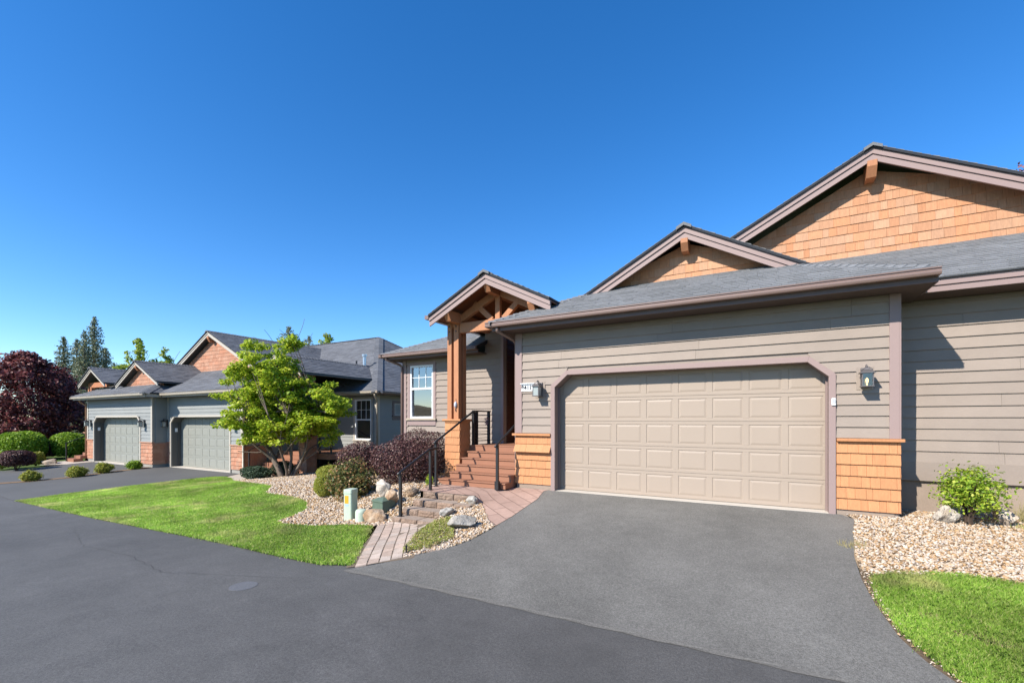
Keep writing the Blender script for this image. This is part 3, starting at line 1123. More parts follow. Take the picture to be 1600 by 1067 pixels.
# ------------------------------------------------------------------ paver walk and block steps
PC = (-4.97, 4.42)
PD = Vector((-.634, .773))        # along the walk, uphill
PX = Vector((.773, .634))         # across it
path = sheet('paver_path', [(-5.02, 4.30), (-4.35, 4.90), (-5.10, 6.3), (-5.3, 6.66), (-6.48, 6.66), (-6.55, 6.38)], .0125, M_JOINT, fr_(-7, -4, .3), fr_(4, 7, .3))
DRIVE_EDGE = [(-5.2, 4.02), (-4.97, 4.30), (-4.62, 4.72), (-4.42, 4.98)]
for c in range(8):
    v = -.35 + random.uniform(-.14, 0)
    while v < 3.2:
        L = random.choice((.155, .235, .235, .235))
        x0, x1 = c * .158 + .004, (c + 1) * .158 - .004
        va, vb = v + .008, v + L - .008
        v += L
        cxy = [Vector(PC) + PX * a + PD * b for a, b in ((x0, va), (x1, va), (x1, vb), (x0, vb))]
        poly = [(p.x, p.y) for p in cxy]
        for a, b in zip(DRIVE_EDGE, DRIVE_EDGE[1:]):
            nx, ny = (b[1] - a[1]), -(b[0] - a[0])
            poly = clip_half(poly, nx, ny, nx * a[0] + ny * a[1])
            if len(poly) < 3:
                break
        if len(poly) < 3:
            continue
        poly = clip_half(poly, 0, 1, 6.625)
        if len(poly) < 3 or area(poly) < .002:
            continue
        h = .018 + random.uniform(-.002, .003)
        tx, ty = random.uniform(-.008, .008), random.uniform(-.008, .008)
        cx, cy = sum(p[0] for p in poly) / len(poly), sum(p[1] for p in poly) / len(poly)
        n = len(poly)
        top = [(cx + (p[0] - cx) * .92, cy + (p[1] - cy) * .92, gz(*p) + h + tx * (p[0] - cx) * 4 + ty * (p[1] - cy) * 4) for p in poly]
        mid = [(p[0], p[1], gz(*p) + h - .013) for p in poly]
        bot = [(p[0], p[1], gz(*p) - .03) for p in poly]
        F = [tuple(range(n))]
        for i in range(n):
            j = (i + 1) % n
            F.append((i, i + n, j + n, j))
            F.append((i + n, i + 2 * n, j + 2 * n, j + n))
        MB().add(top + mid + bot, F).build('paver', M_PAVER, path)


def rough_block(x0, x1, y0, y1, z0, z1, seed):
    """split-face block: the front is broken stone"""
    r = np.random.default_rng(seed)
    nx, nz = 7, 4
    V, F = [], []
    for k in range(nz + 1):
        for i in range(nx + 1):
            x = x0 + (x1 - x0) * i / nx
            z = z0 + (z1 - z0) * k / nz
            e = 0 if (i in (0, nx) or k in (0, nz)) else 1
            V.append((x, y0 - (.012 + r.uniform(0, .02)) * e + r.uniform(-.002, .002), z + (r.uniform(-.004, .004) if e else 0)))
    for k in range(nz):
        for i in range(nx):
            a = k * (nx + 1) + i
            F.append((a, a + 1, a + nx + 2, a + nx + 1))
    b = len(V)
    V += [(x0, y1, z0), (x1, y1, z0), (x1, y1, z1), (x0, y1, z1)]
    tl, tr = nz * (nx + 1), nz * (nx + 1) + nx
    F += [tuple(range(tl, tr + 1)) + (b + 2, b + 3), (0, b, b + 3) + tuple(range(tl, 0, -(nx + 1)))[0:0] + (tl,), (nx, tr, b + 2, b + 1), (b, b + 1, b + 2, b + 3)]
    return V, F


steps = thing('garden_steps', 'low garden steps of brown split-face blocks between the paver walk and the landing', 'steps', (-5.85, 6.65, gz(-5.85, 6.65)))
for k in range(4):
    y0 = 6.65 + .30 * k
    zt = -.375 + .125 * k
    xs = [-6.46 + .01 * k]
    first = [.24, .40, .22, .40][k]
    xs.append(xs[0] + first)
    while xs[-1] < -5.35 + (.1 if k == 3 else 0):
        xs.append(xs[-1] + .405)
    for i, (a, b) in enumerate(zip(xs, xs[1:])):
        V, F = rough_block(a + .007, b - .007, y0 + random.uniform(-.006, .006), y0 + .335, zt - (.24 if k == 0 else .135), zt + random.uniform(-.003, .003), k * 17 + i)
        o = MB().add(V, F).build('block', M_BLOCK, steps)
        o.data.materials.append(M_BLOCKTOP)
        for pl in o.data.polygons:
            if pl.normal.z > .8 or pl.normal.z < -.8:
                pl.material_index = 1

# ------------------------------------------------------------------ the main house
HO = (-1.6, 9.02, 0.0)
house = thing('duplex_house', 'taupe lap-sided duplex with orange cedar gables and a beige two-car garage door', 'house', HO)
SH = ShingleSet(300)
WY = 9.02                      # garage front
gw = MB().box(-4.95, -4.0, WY + .002, WY + .14, -.3, 3.47).box(.865, 1.75, WY + .002, WY + .14, -.3, 3.47).box(-4.0, .865, WY + .002, WY + .14, 2.49, 3.47)
gw.prism([(-4.0, WY + .002, 2.25), (-4.0, WY + .002, 2.49), (-3.71, WY + .002, 2.49)], (0, .1, 0)).prism([(.865, WY + .002, 2.25), (.865, WY + .002, 2.49), (.575, WY + .002, 2.49)], (0, .1, 0))
# returns running back
gw.box(-4.95, -4.82, WY + .14, 13.2, -.3, 3.47).box(1.62, 1.75, WY + .14, 9.95, -.3, 3.47)
garage_wall = gw.build('wall', M_SIDING, house)


def garage_spans(z):
    L, R = -4.80, 1.635
    if z < 2.25:
        return [(L, -4.05), (.915, R)]
    if z < 2.53:
        t = (z - 2.25) / .26
        return [(L, -4.05 + .30 * t), (.915 - .30 * t, R)]
    return [(L, -1.6), (-1.6, R)] if False else [(L, R)]


def garage_lap():
    fr = FRONT(WY)
    z, e = 1.24, .1765
    k = 0
    while z + k * e < 3.44:
        zb, zt = z + k * e, min(z + (k + 1) * e + .012, 3.465)
        sp = garage_spans(zb)
        st = garage_spans(zt)
        if len(sp) == 2 and len(st) == 1:
            st = [(st[0][0], -3.7), (.57, st[0][1])]
        lap(garage_wall, fr, M_SIDING, lambda q, sp=sp, st=st, zb=zb: sp if abs(q - zb) < 1e-6 else st, zb, zt - .012 + .0001 if zt < 3.46 else zt, zt - zb)
        k += 1


garage_lap()
# corner boards
for x0, x1 in ((-4.955, -4.80), (1.635, 1.757)):
    box('corner_board', M_TRIM, garage_wall, x0, x1, WY - .042, WY + .002, 1.236, 3.466, bevel=.003)
MB().box(1.757, 1.777, WY - .038, WY + .10, 1.236, 3.466).build('corner_board', M_TRIM, garage_wall, bevel=.002)
MB().box(-4.975, -4.957, WY - .038, WY + .10, 1.236, 3.466).build('corner_board', M_TRIM, garage_wall, bevel=.002)
# shingled piers beside the door, their caps and the footing
pier_r = MB().box(.97, 1.76, WY - .004, WY + .001, .08, 1.19).build('wainscot', M_PIER, house)
shingles(pier_r, Frame((0, WY - .004, 0), (1, 0, 0), (0, 0, 1)), [(.965, .095), (1.775, .095), (1.775, 1.185), (.965, 1.185)], .1817, M_PIER, SH, nb=.038, nt=.010, wmin=.07, wmax=.22)
box('cap', M_PIER, pier_r, .965, 1.815, WY - .085, WY + .06, 1.187, 1.234, bevel=.004)
pier_l = MB().box(-4.96, -4.09, WY - .004, WY + .001, .11, 1.18).build('wainscot', M_PIER, house)
shingles(pier_l, Frame((0, WY - .004, 0), (1, 0, 0), (0, 0, 1)), [(-4.975, .118), (-4.09, .118), (-4.09, 1.18), (-4.975, 1.18)], .177, M_PIER, SH, nb=.038, nt=.010, wmin=.09, wmax=.26, kick=(4, .085))
box('cap', M_PIER, pier_l, -5.03, -4.09, WY - .085, WY + .06, 1.182, 1.230, bevel=.004)
fd = MB().box(.965, 1.70, WY - .012, WY + .0015, -.25, .10).box(-4.93, -4.095, WY - .012, WY + .0015, -.25, .125)
fd.build('foundation', M_FOUND, house)
door_surround(house, WY, -4.0, .865, -.02, 2.49, .29, .25, .095, M_TRIM, M_JAMB, .25, .05, WY)
garage_door(house, WY + .245, -4.0, .865, 2.49, 5, 8, M_DOOR, z0=.018)
MB().box(-4.02, .885, WY - .02, WY + .32, -.12, .013).build('threshold', M_THRESH, house, bevel=.004)
# inside of the garage stays dark
MB().box(-4.0, .865, WY + .32, WY + .34, -.1, 2.52).build('door_backing', M_JAMB, house)

# eaves of the garage: soffit, fascia, gutter, roof
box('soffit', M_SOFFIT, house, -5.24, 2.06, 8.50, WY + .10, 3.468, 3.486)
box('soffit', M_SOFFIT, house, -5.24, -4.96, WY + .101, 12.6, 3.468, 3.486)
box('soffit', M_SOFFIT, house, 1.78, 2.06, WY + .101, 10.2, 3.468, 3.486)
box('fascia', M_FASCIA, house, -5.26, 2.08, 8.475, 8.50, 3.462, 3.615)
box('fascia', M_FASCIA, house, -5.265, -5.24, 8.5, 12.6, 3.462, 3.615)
box('fascia', M_FASCIA, house, 2.06, 2.085, 8.5, 9.26, 3.462, 3.615)
gutter(house, M_GUTTER, (-5.375, 8.474, 3.538), (2.085, 8.474, 3.538), (0, -1, 0))
gutter(house, M_GUTTER, (-5.266, 8.37, 3.538), (-5.266, 12.4, 3.538), (-1, 0, 0))
P = .475
e0 = (-5.33, 8.41, 3.655)
e1 = (2.06, 8.41, 3.655)
half = (e1[0] - e0[0]) / 2
apex = (e0[0] + half, e0[1] + half, e0[2] + P * half)
back_l, back_r = (e0[0], 15.8, e0[2]), (e1[0], 15.8, e1[2])
apex_b = (apex[0], 15.8, apex[2])
dk = MB()
for q in ([e0, e1, apex], [e0, apex, apex_b, back_l], [e1, back_r, apex_b, apex]):
    slab(dk, q, .10)
garage_roof = dk.build('roof', M_ROOFDECK, house)
tb = MB()
roof_tabs(tb, [e0, e1, apex])
roof_tabs(tb, [back_l, e0, apex, apex_b])
roof_tabs(tb, [e1, back_r, apex_b, apex])
ridge_caps(tb, e0, apex)
ridge_caps(tb, Vector(e1) + (Vector(apex) - Vector(e1)) * .02, apex, .12)
o = tb.build('roof_shingle', M_ROOF, garage_roof)
o['kind'] = 'stuff'


def gable_wall(y, cx, az, base_z, p, hw_l, hw_r, e, z0, wall_mat=M_CEDAR, sset=SH, joined=None, under=.30, parent=house):
    """shingled gable triangle under a roof whose apex is (cx, az)"""
    top = az - under
    poly = [(cx - hw_l, base_z), (cx + hw_r, base_z), (cx + hw_r, max(base_z, top - p * hw_r)), (cx, top), (cx - hw_l, max(base_z, top - p * hw_l))]
    q = [poly[0]]
    for c in poly[1:]:
        if math.hypot(c[0] - q[-1][0], c[1] - q[-1][1]) > 1e-4:
            q.append(c)
    if math.hypot(q[0][0] - q[-1][0], q[0][1] - q[-1][1]) < 1e-4:
        q.pop()
    w = MB().prism([(a, y + .002, b) for a, b in q], (0, .12, 0)).build('gable', wall_mat, parent)
    if joined is None:
        shingles(w, FRONT(y), q, e, wall_mat, sset, z0=z0, wmin=.10, wmax=.30)
    else:
        shingles(w, FRONT(y), q, e, wall_mat, joined=joined, z0=z0, wmin=.12, wmax=.34)
    return w


def outlooker(parent, mat, x, y0, y1, ztop, w=.14, h=.24, name='beam'):
    """square timber end with a slanted cut under the gable"""
    mb = MB()
    mb.prism([(x - w / 2, y0, ztop), (x - w / 2, y1, ztop), (x - w / 2, y1, ztop - h), (x - w / 2, y0 + .11, ztop - h), (x - w / 2, y0, ztop - h * .38)], (w, 0, 0))
    return mb.build(name, mat, parent, bevel=.004)


# small gable on the garage roof
G1Y = 10.36
g1 = gable_wall(G1Y, -1.52, 5.575, 4.56, .54, 2.0, 2.0, .185, 4.50, under=.27)
gable_roof(house, M_ROOF, M_ROOFDECK, M_TRIM, M_SOFFIT, -1.52, 9.95, 15.8, 5.585, 2.25, 2.25, .54, .125, .115)
outlooker(house, M_TIMBER, -1.52, 9.99, G1Y, 5.575 - .27)
# big gable of the right-hand half
G2Y = 11.76
gable_wall(G2Y, 1.80, 6.95, 4.90, .53, 2.9, 5.2, .186, 4.86, under=.30)
gable_roof(house, M_ROOF, M_ROOFDECK, M_TRIM, M_SOFFIT, 1.80, 11.30, 20.0, 6.955, 3.3, 5.6, .53, .125, .125)
outlooker(house, M_TIMBER, 1.80, 11.34, G2Y, 6.95 - .28, .16, .30)
if SH.rest.v:
    o = SH.rest.build('shingle', M_CEDAR, house)
    o['kind'] = 'stuff'

# right-hand half: wall set back from the garage
RY = 9.83
rw = MB().box(1.75, 9.0, RY + .002, RY + .14, .535, 3.50)
right_wall = rw.build('wall', M_SIDING, house)
lap(right_wall, FRONT(RY), M_SIDING, lambda z: [(1.76, 9.0)], .835, 3.48, .1835)
box('skirt_board', M_SIDING, right_wall, 1.752, 9.0, RY - .034, RY + .001, .53, .845, bevel=.003)
MB().box(1.752, 9.0, RY + .03, RY + .14, -.25, .534).build('foundation', M_FOUND, house)
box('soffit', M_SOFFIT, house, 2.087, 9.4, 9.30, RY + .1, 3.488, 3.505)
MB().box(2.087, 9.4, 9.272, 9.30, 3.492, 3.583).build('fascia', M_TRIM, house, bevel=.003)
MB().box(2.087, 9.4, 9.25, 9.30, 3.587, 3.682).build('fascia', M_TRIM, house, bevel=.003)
r0, r1 = (1.62, 9.215, 3.70), (9.6, 9.215, 3.70)
q = [r0, r1, (9.6, 13.0, 3.70 + .48 * 3.785), (-1.9, 13.0, 3.70 + .48 * 3.785)]
dk = MB()
slab(dk, q, .015)
right_roof = dk.build('roof', M_ROOFDECK, house)
tb = MB()
roof_tabs(tb, q)
o = tb.build('roof_shingle', M_ROOF, right_roof)
o['kind'] = 'stuff'

# left wing behind the porch
WG = 10.90
ww = MB().box(-10.06, -6.39, WG + .002, WG + .14, -.4, 3.46).box(-10.06, -9.92, WG + .14, 20, -.4, 3.46)
# opening for the window is filled by the window's own room box
ww = MB().box(-10.06, -9.78, WG + .002, WG + .14, -.4, 3.46).box(-8.86, -6.39, WG + .002, WG + .14, -.4, 3.46)
ww.box(-9.78, -8.86, WG + .002, WG + .14, -.4, 1.58).box(-9.78, -8.86, WG + .002, WG + .14, 3.225, 3.46)
ww.box(-10.06, -9.92, WG + .14, 20, -.4, 3.46)
ww.box(-7.0, -6.39, WG + .0025, WG + .14, 3.46, 4.4)
wing_wall = ww.build('wall', M_SIDING, house)


def wing_spans(z):
    if z > 3.46:
        return [(-7.0, -6.47)]
    if 1.36 < z < 3.32:
        return [(-9.93, -9.88), (-8.76, -6.47)]
    return [(-9.93, -6.47)]


zq = -.08
while zq < 4.3:
    sp = wing_spans(zq + .09)
    lap(wing_wall, FRONT(WG), M_SIDING, lambda z, sp=sp: sp, zq, zq + .1761, .176)
    zq += .176
box('corner_board', M_TRIM, wing_wall, -10.075, -9.93, WG - .042, WG + .002, -.3, 3.46, bevel=.003)
box('corner_board', M_TRIM, wing_wall, -10.095, -10.077, WG - .038, WG + .1, -.3, 3.46)
box('corner_board', M_TRIM, wing_wall, -6.47, -6.385, WG - .042, WG + .002, .86, 4.4, bevel=.003)
window_unit(wing_wall, FRONT(WG), -9.78, -8.86, 1.585, 3.22, M_WHITE, M_TRIM, M_SILL, G_MAIN, M_DARKROOM, M_BLIND, trim=.10, wall_n=.03, upper=.44)
box('soffit', M_SOFFIT, house, -10.42, -6.95, 10.43, WG + .1, 3.40, 3.418)
box('fascia', M_FASCIA, house, -10.44, -6.93, 10.405, 10.43, 3.392, 3.53)
box('fascia', M_FASCIA, house, -10.445, -10.42, 10.43, 16, 3.392, 3.53)
gutter(house, M_GUTTER, (-10.55, 10.404, 3.455), (-6.92, 10.404, 3.455), (0, -1, 0))
gutter(house, M_GUTTER, (-10.446, 10.30, 3.455), (-10.446, 16, 3.455), (-1, 0, 0))
p2 = .44
w0, w1 = (-10.52, 10.35, 3.565), (-6.92, 10.35, 3.565)
hw = 4.2
wa = (w0[0] + hw, w0[1] + hw, w0[2] + p2 * hw)
dk = MB()
wq1 = [w0, w1, (-6.92, w0[1] + 3.6, w0[2] + p2 * 3.6), (w0[0] + 3.6, w0[1] + 3.6, w0[2] + p2 * 3.6)]
wq2 = [(w0[0], 18, w0[2]), w0, (w0[0] + 3.6, w0[1] + 3.6, w0[2] + p2 * 3.6), (w0[0] + 3.6, 18, w0[2] + p2 * 3.6)]
slab(dk, wq1)
slab(dk, wq2)
wing_roof = dk.build('roof', M_ROOFDECK, house)
tb = MB()
roof_tabs(tb, wq1)
roof_tabs(tb, wq2)
ridge_caps(tb, w0, wq1[3])
o = tb.build('roof_shingle', M_ROOF, wing_roof)
o['kind'] = 'stuff'
downspout(house, M_GUTTER, [(-10.30, 10.36, 3.46), (-10.30, 10.37, 3.40), (-10.12, 10.80, 3.26), (-10.08, 10.83, 3.18), (-10.08, 10.83, .0)])
downspout(house, M_GUTTER, [(-5.12, 8.43, 3.54), (-5.12, 8.45, 3.46), (-5.03, 9.02, 3.34), (-5.02, 9.12, 3.26), (-5.02, 9.125, .25), (-5.02, 8.99, .16)])
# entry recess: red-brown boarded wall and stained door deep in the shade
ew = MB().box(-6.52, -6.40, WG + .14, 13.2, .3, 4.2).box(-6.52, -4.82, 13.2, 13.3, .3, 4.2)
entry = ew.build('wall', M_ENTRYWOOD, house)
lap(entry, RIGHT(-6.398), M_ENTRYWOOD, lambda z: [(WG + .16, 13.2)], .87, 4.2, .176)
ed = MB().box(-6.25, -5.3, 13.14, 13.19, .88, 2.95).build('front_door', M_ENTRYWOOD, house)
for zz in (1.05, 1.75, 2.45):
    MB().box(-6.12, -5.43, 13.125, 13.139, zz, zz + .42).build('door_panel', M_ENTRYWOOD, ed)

# porch: deck, shingled pedestal, clustered posts, truss and gable roof
MB().box(-6.78, -4.96, 9.80, 13.2, .70, .885).build('porch_deck', M_COMPOSITE, house)
MB().box(-6.76, -5.0, 9.84, 13.1, -.1, .70).build('porch_base', M_ENTRYWOOD, house)
pd = MB().box(-7.23, -6.80, 9.38, 9.81, -.1, 1.505).build('pedestal', M_PIER, house)
SP = ShingleSet(80)
shingles(pd, FRONT(9.378), [(-7.245, .0), (-6.785, .0), (-6.785, 1.50), (-7.245, 1.50)], .182, M_PIER, SP, nb=.028, nt=.008, wmin=.11, wmax=.24)
shingles(pd, RIGHT(-6.798), [(9.37, .0), (9.83, .0), (9.83, 1.50), (9.37, 1.50)], .182, M_PIER, SP, nb=.028, nt=.008, wmin=.11, wmax=.24)
box('cap', M_PIER, pd, -7.30, -6.73, 9.31, 9.88, 1.506, 1.556, bevel=.005)
for (x0, x1, y0, y1) in ((-7.235, -7.10, 9.445, 9.58), (-7.03, -6.88, 9.445, 9.58), (-7.03, -6.885, 9.66, 9.80), (-7.235, -7.10, 9.66, 9.80)):
    box('timber_post', M_TIMBER, house, x0, x1, y0, y1, 1.556, 4.03, bevel=.006)
cl = MB()
for x in (-7.167, -6.955):
    for z in (3.80, 3.93):
        cl.lathe((x, 9.439, z), [(.0, 0)], 6) if False else cl.tube([(x, 9.436, z), (x, 9.447, z)], .020, 10)
cl.build('bolt', M_BLACK, house)
PX0 = -5.74
tie = MB().box(-6.86, -4.60, 9.46, 9.60, 3.745, 3.995).build('tie_beam', M_TIMBER, house, bevel=.006)
MB().box(PX0 - .065, PX0 + .065, 9.475, 9.585, 3.996, 4.60).build('king_post', M_TIMBER, house, bevel=.004)
for sgn in (-1, 1):
    MB().bar((PX0 + sgn * .16, 9.53, 3.99), (PX0 + sgn * .68, 9.53, 4.46), .11, .13, (0, 0, 1)).build('brace', M_TIMBER, house, bevel=.004)
    MB().bar((PX0, 9.53, 4.66), (PX0 + sgn * 1.42, 9.53, 4.66 - .5 * 1.42), .12, .17).build('rafter', M_TIMBER, house, bevel=.004)
for x, z in ((-6.90, 4.235), (PX0, 4.80), (-4.58, 4.21)):
    outlooker(house, M_TIMBER, x, 8.95, 11.0, z, .15, .26)
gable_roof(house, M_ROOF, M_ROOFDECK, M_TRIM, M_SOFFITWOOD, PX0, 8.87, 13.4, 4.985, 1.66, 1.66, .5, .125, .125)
gutter(house, M_GUTTER, (PX0 - 1.66, 8.89, 4.05), (PX0 - 1.66, 12.5, 4.05), (-1, 0, 0))

# porch stairs: a thing of its own, standing on the landing
st = thing('porch_stairs', 'red-brown composite stairs with six steps rising to the timber porch', 'stairs', (-5.83, 8.4, 0.0))
for k in range(6):
    y0 = 8.54 + .25 * k
    z0, z1 = .148 * k, .148 * (k + 1)
    xl = -6.67 - (.14 if k == 0 else 0.0)
    MB().box(xl, -4.985, y0 + .025, y0 + .045, z0 + (.0 if k else .018), z1 - .028).build('riser', M_COMPOSITE, st)
    MB().box(xl - .012, -4.978, y0, y0 + (.285 if k < 5 else .22), z1 - .027, z1).build('tread', M_COMPOSITE, st, bevel=.004)
for x in (-6.665, -5.005):
    sb = MB()
    for k in range(6):
        y0 = 8.59 + .25 * k
        sb.box(x - .012 + (.0), x + .012, y0, y0 + .25, max(.018, .148 * (k - 1.2)), .148 * (k + 1) - .03)
    sb.build('stringer', M_COMPOSITE, st)

# ------------------------------------------------------------------ the neighbouring duplex
NZ = -.74
NHO = (-25.6, 10.55, NZ)
nb = thing('neighbour_duplex', 'grey-green duplex with two sage garage doors and faded red cedar gables beyond the lawn', 'house', NHO)
NSH = MB()
NSD = MB()
GARS = []
for (wy, wl, wr, dl, dr) in ((10.55, -33.12, -25.64, -32.21, -26.88), (11.18, -25.64, -19.30, -25.27, -20.26)):
    zt = NZ + 2.42
    m = MB().box(wl, dl, wy + .002, wy + .14, NZ - .4, NZ + 3.42).box(dr, wr, wy + .002, wy + .14, NZ - .4, NZ + 3.42).box(dl, dr, wy + .002, wy + .14, zt, NZ + 3.42)
    m.box(wl, wl + .13, wy + .14, 20, NZ - .4, NZ + 3.42).box(wr - .13, wr, wy + .14, 16, NZ - .4, NZ + 3.42)
    wall = m.build('wall', M_NSIDING, nb)
    GARS.append(wall)
    sd = MB()

    def spans(z, dl=dl, dr=dr, wl=wl, wr=wr, zt=zt):
        return [(wl + .1, dl), (dr, wr - .1)] if z < zt else [(wl + .1, wr - .1)]
    z = NZ + 1.22
    while z < NZ + 3.36:
        sp = spans(z + .05)
        lap(wall, FRONT(wy), M_NSIDING, lambda q, sp=sp: sp, z, z + .1761, .176, joined=sd)
        z += .176
    if wy < 11:
        lap(wall, RIGHT(wr), M_NSIDING, lambda q: [(wy + .1, 11.2)], NZ + 1.22, NZ + 3.4, .176, joined=sd)
    o = sd.build('siding_board', M_NSIDING, wall)
    o['kind'] = 'stuff'
    for x0, x1 in ((wl - .01, wl + .13), (wr - .13, wr + .01)):
        box('corner_board', M_NTRIM, wall, x0, x1, wy - .042, wy + .002, NZ + 1.22, NZ + 3.42)
    wsc = MB()
    for x0, x1 in ((wl - .02, dl - .1), (dr + .1, wr + .02)):
        shingles(wall, FRONT(wy), [(x0, NZ + .16), (x1, NZ + .16), (x1, NZ + 1.17), (x0, NZ + 1.17)], .18, M_NCEDAR, joined=wsc, nb=.045, nt=.012)
        box('cap', M_NCEDAR, wall, x0 - .03, x1 + .03, wy - .075, wy + .04, NZ + 1.172, NZ + 1.218)
        MB().box(x0 + .03, x1 - .03, wy - .012, wy + .0015, NZ - .4, NZ + .165).build('foundation', M_NFOUND, wall)
    shingles(wall, RIGHT(wr + .002), [(wy, NZ + .16), (wy + 1.0, NZ + .16), (wy + 1.0, NZ + 1.17), (wy, NZ + 1.17)], .18, M_NCEDAR, joined=wsc, nb=.045, nt=.012)
    o = wsc.build('shingle', M_NCEDAR, wall)
    o['kind'] = 'stuff'
    door_surround(nb, wy, dl, dr, NZ - .02, zt, .30, .27, .09, M_NTRIM, M_NJAMB, .42, .05, wy)
    garage_door(nb, wy + .40, dl, dr, zt, 5, 8, M_NDOOR, z0=NZ + .03, single=False)
    MB().box(dl - .02, dr + .02, wy - .03, wy + .46, NZ - .15, NZ + .02).build('threshold', M_THRESH, nb)
    MB().box(dl, dr, wy + .47, wy + .49, NZ, zt).build('door_backing', M_NJAMB, nb)


def neave(x0, x1, y, z, wall_y):
    box('soffit', M_NJAMB, nb, x0 + .06, x1 - .06, y + .05, wall_y + .1, z - .10, z - .085)
    box('fascia', M_NTRIM, nb, x0 + .05, x1 - .05, y + .02, y + .05, z - .11, z + .02)
    gutter(nb, M_NGUTTER, (x0, y + .018, z - .04), (x1, y + .018, z - .04), (0, -1, 0))


EZ = NZ + 3.47
neave(-33.60, -25.10, 10.02, EZ, 10.55)
neave(-25.10, -18.85, 10.65, EZ, 11.18)
box('fascia', M_NTRIM, nb, -25.13, -25.09, 10.07, 10.70, EZ - .11, EZ + .06)
NP = .48
NT = MB()
dk = MB()
a0, a1 = (-33.6, 9.98, EZ + .09), (-25.05, 9.98, EZ + .09)
h1 = 4.27
aa = (a0[0] + h1, a0[1] + h1, a0[2] + NP * h1)
b0, b1 = (-25.6, 10.60, EZ + .09), (-18.85, 10.60, EZ + .09)
t2 = 4.2
polys = [[a0, a1, aa], [a1, (a1[0], 22, a1[2]), (aa[0], 22, aa[2]), aa], [(a0[0], 22, a0[2]), a0, aa, (aa[0], 22, aa[2])],
         [b0, b1, (b1[0] - 2.6, b1[1] + t2, b1[2] + NP * t2), (b0[0] - 3.0, b0[1] + t2, b0[2] + NP * t2)],
         [b1, (b1[0], 15.5, b1[2]), (b1[0] - 2.6, 15.5, b1[2] + NP * t2), (b1[0] - 2.6, b1[1] + t2, b1[2] + NP * t2)]]
for q in polys:
    slab(dk, q, .06)
    roof_tabs(NT, q, .19, .25, .5)
ridge_caps(NT, a0, aa, e=.2)
ridge_caps(NT, a1, aa, .2, e=.2)
ridge_caps(NT, b1, polys[3][2], e=.2)
nroof = dk.build('roof', M_ROOFDECK, nb)
# gables
gable_wall(11.0, -27.78, 4.53, 3.2, .50, 1.9, 1.9, .19, 3.2, M_NCEDAR, None, NSH, .26, nb)
gable_roof(nb, M_NROOF, M_ROOFDECK, M_NTRIM, M_NJAMB, -27.78, 10.62, 18, 4.53, 2.25, 2.25, .50, .10, .09, tabs_e=.19)
gable_wall(13.4, -25.76, 6.24, 3.9, .50, 3.6, 3.6, .19, 3.9, M_NCEDAR, None, NSH, .28, nb)
gable_roof(nb, M_NROOF, M_ROOFDECK, M_NTRIM, M_NJAMB, -25.76, 13.0, 24, 6.24, 4.2, 5.2, .50, .11, .11, tabs_e=.19)
outlooker(nb, M_NTIMBER, -27.78, 10.66, 11.0, 4.27)
outlooker(nb, M_NTIMBER, -25.76, 13.04, 13.4, 5.95, .16, .28)
o = NSH.build('shingle', M_NCEDAR, nb)
o['kind'] = 'stuff'
# left porch of the duplex, seen over the roof edge
gable_roof(nb, M_NROOF, M_ROOFDECK, M_NTRIM, M_NJAMB, -29.93 - 2.4, 10.35, 17, 4.42, 1.7, 1.7, .52, .10, .09, tabs_e=.19)
for x in (-33.6, -33.28):
    box('timber_post', M_NTIMBER, nb, x, x + .15, 10.70, 10.85, NZ + 1.6, 3.4)
box('tie_beam', M_NTIMBER, nb, -33.6, -31.2, 10.72, 10.84, 3.35, 3.62)
pdn = MB().box(-33.75, -33.15, 10.62, 11.1, NZ - .3, NZ + 1.55).build('pedestal', M_NCEDAR, nb)
MB().box(-33.82, -33.08, 10.55, 11.17, NZ + 1.552, NZ + 1.60).build('cap', M_NCEDAR, pdn)
for k in range(4):
    MB().box(-34.2 + .22 * k, -33.15, 9.95 + .28 * k, 10.35 + .28 * k + (1.2 if k == 3 else 0), NZ + .0 + (.15 * k if k else -.2), NZ + .15 * (k + 1)).build('step', M_COMPOSITE, nb)

# right porch (behind the maple)
PN = -17.95
gable_roof(nb, M_NROOF, M_ROOFDECK, M_NTRIM, M_NJAMB, PN, 11.62, 19.0, 4.32, 1.7, 1.7, .5, .10, .09, tabs_e=.19)
gutter(nb, M_NJAMB, (PN + 1.7, 11.66, 3.36), (PN + 1.7, 15.6, 3.36), (1, 0, 0))
for (x0, y0) in ((-16.85, 12.15), (-16.62, 12.15), (-16.62, 12.38)):
    box('timber_post', M_NTIMBER, nb, x0, x0 + .15, y0, y0 + .15, NZ + 1.6, 3.4)
box('tie_beam', M_NTIMBER, nb, -19.2, -16.4, 12.16, 12.29, 3.1, 3.36)
box('king_post', M_NTIMBER, nb, PN - .06, PN + .06, 12.17, 12.28, 3.361, 3.95)
pdn = MB().box(-16.90, -16.44, 12.10, 12.56, NZ - .3, NZ + 1.55).build('pedestal', M_NCEDAR, nb)
wsc = MB()
shingles(pdn, FRONT(12.098), [(-16.91, NZ), (-16.43, NZ), (-16.43, NZ + 1.54), (-16.91, NZ + 1.54)], .18, M_NCEDAR, joined=wsc)
shingles(pdn, RIGHT(-16.438), [(12.1, NZ), (12.57, NZ), (12.57, NZ + 1.54), (12.1, NZ + 1.54)], .18, M_NCEDAR, joined=wsc)
wsc.build('shingle', M_NCEDAR, pdn)['kind'] = 'stuff'
MB().box(-16.97, -16.37, 12.03, 12.63, NZ + 1.552, NZ + 1.60).build('cap', M_NCEDAR, pdn)
for k in range(6):
    MB().box(-19.15 + (.0), -16.98, 11.35 + .285 * k, 11.70 + .285 * k + (2.4 if k == 5 else 0), NZ - .2 if k == 0 else NZ + .148 * (k - .2), NZ + .148 * (k + 1)).build('step', M_COMPOSITE, nb)
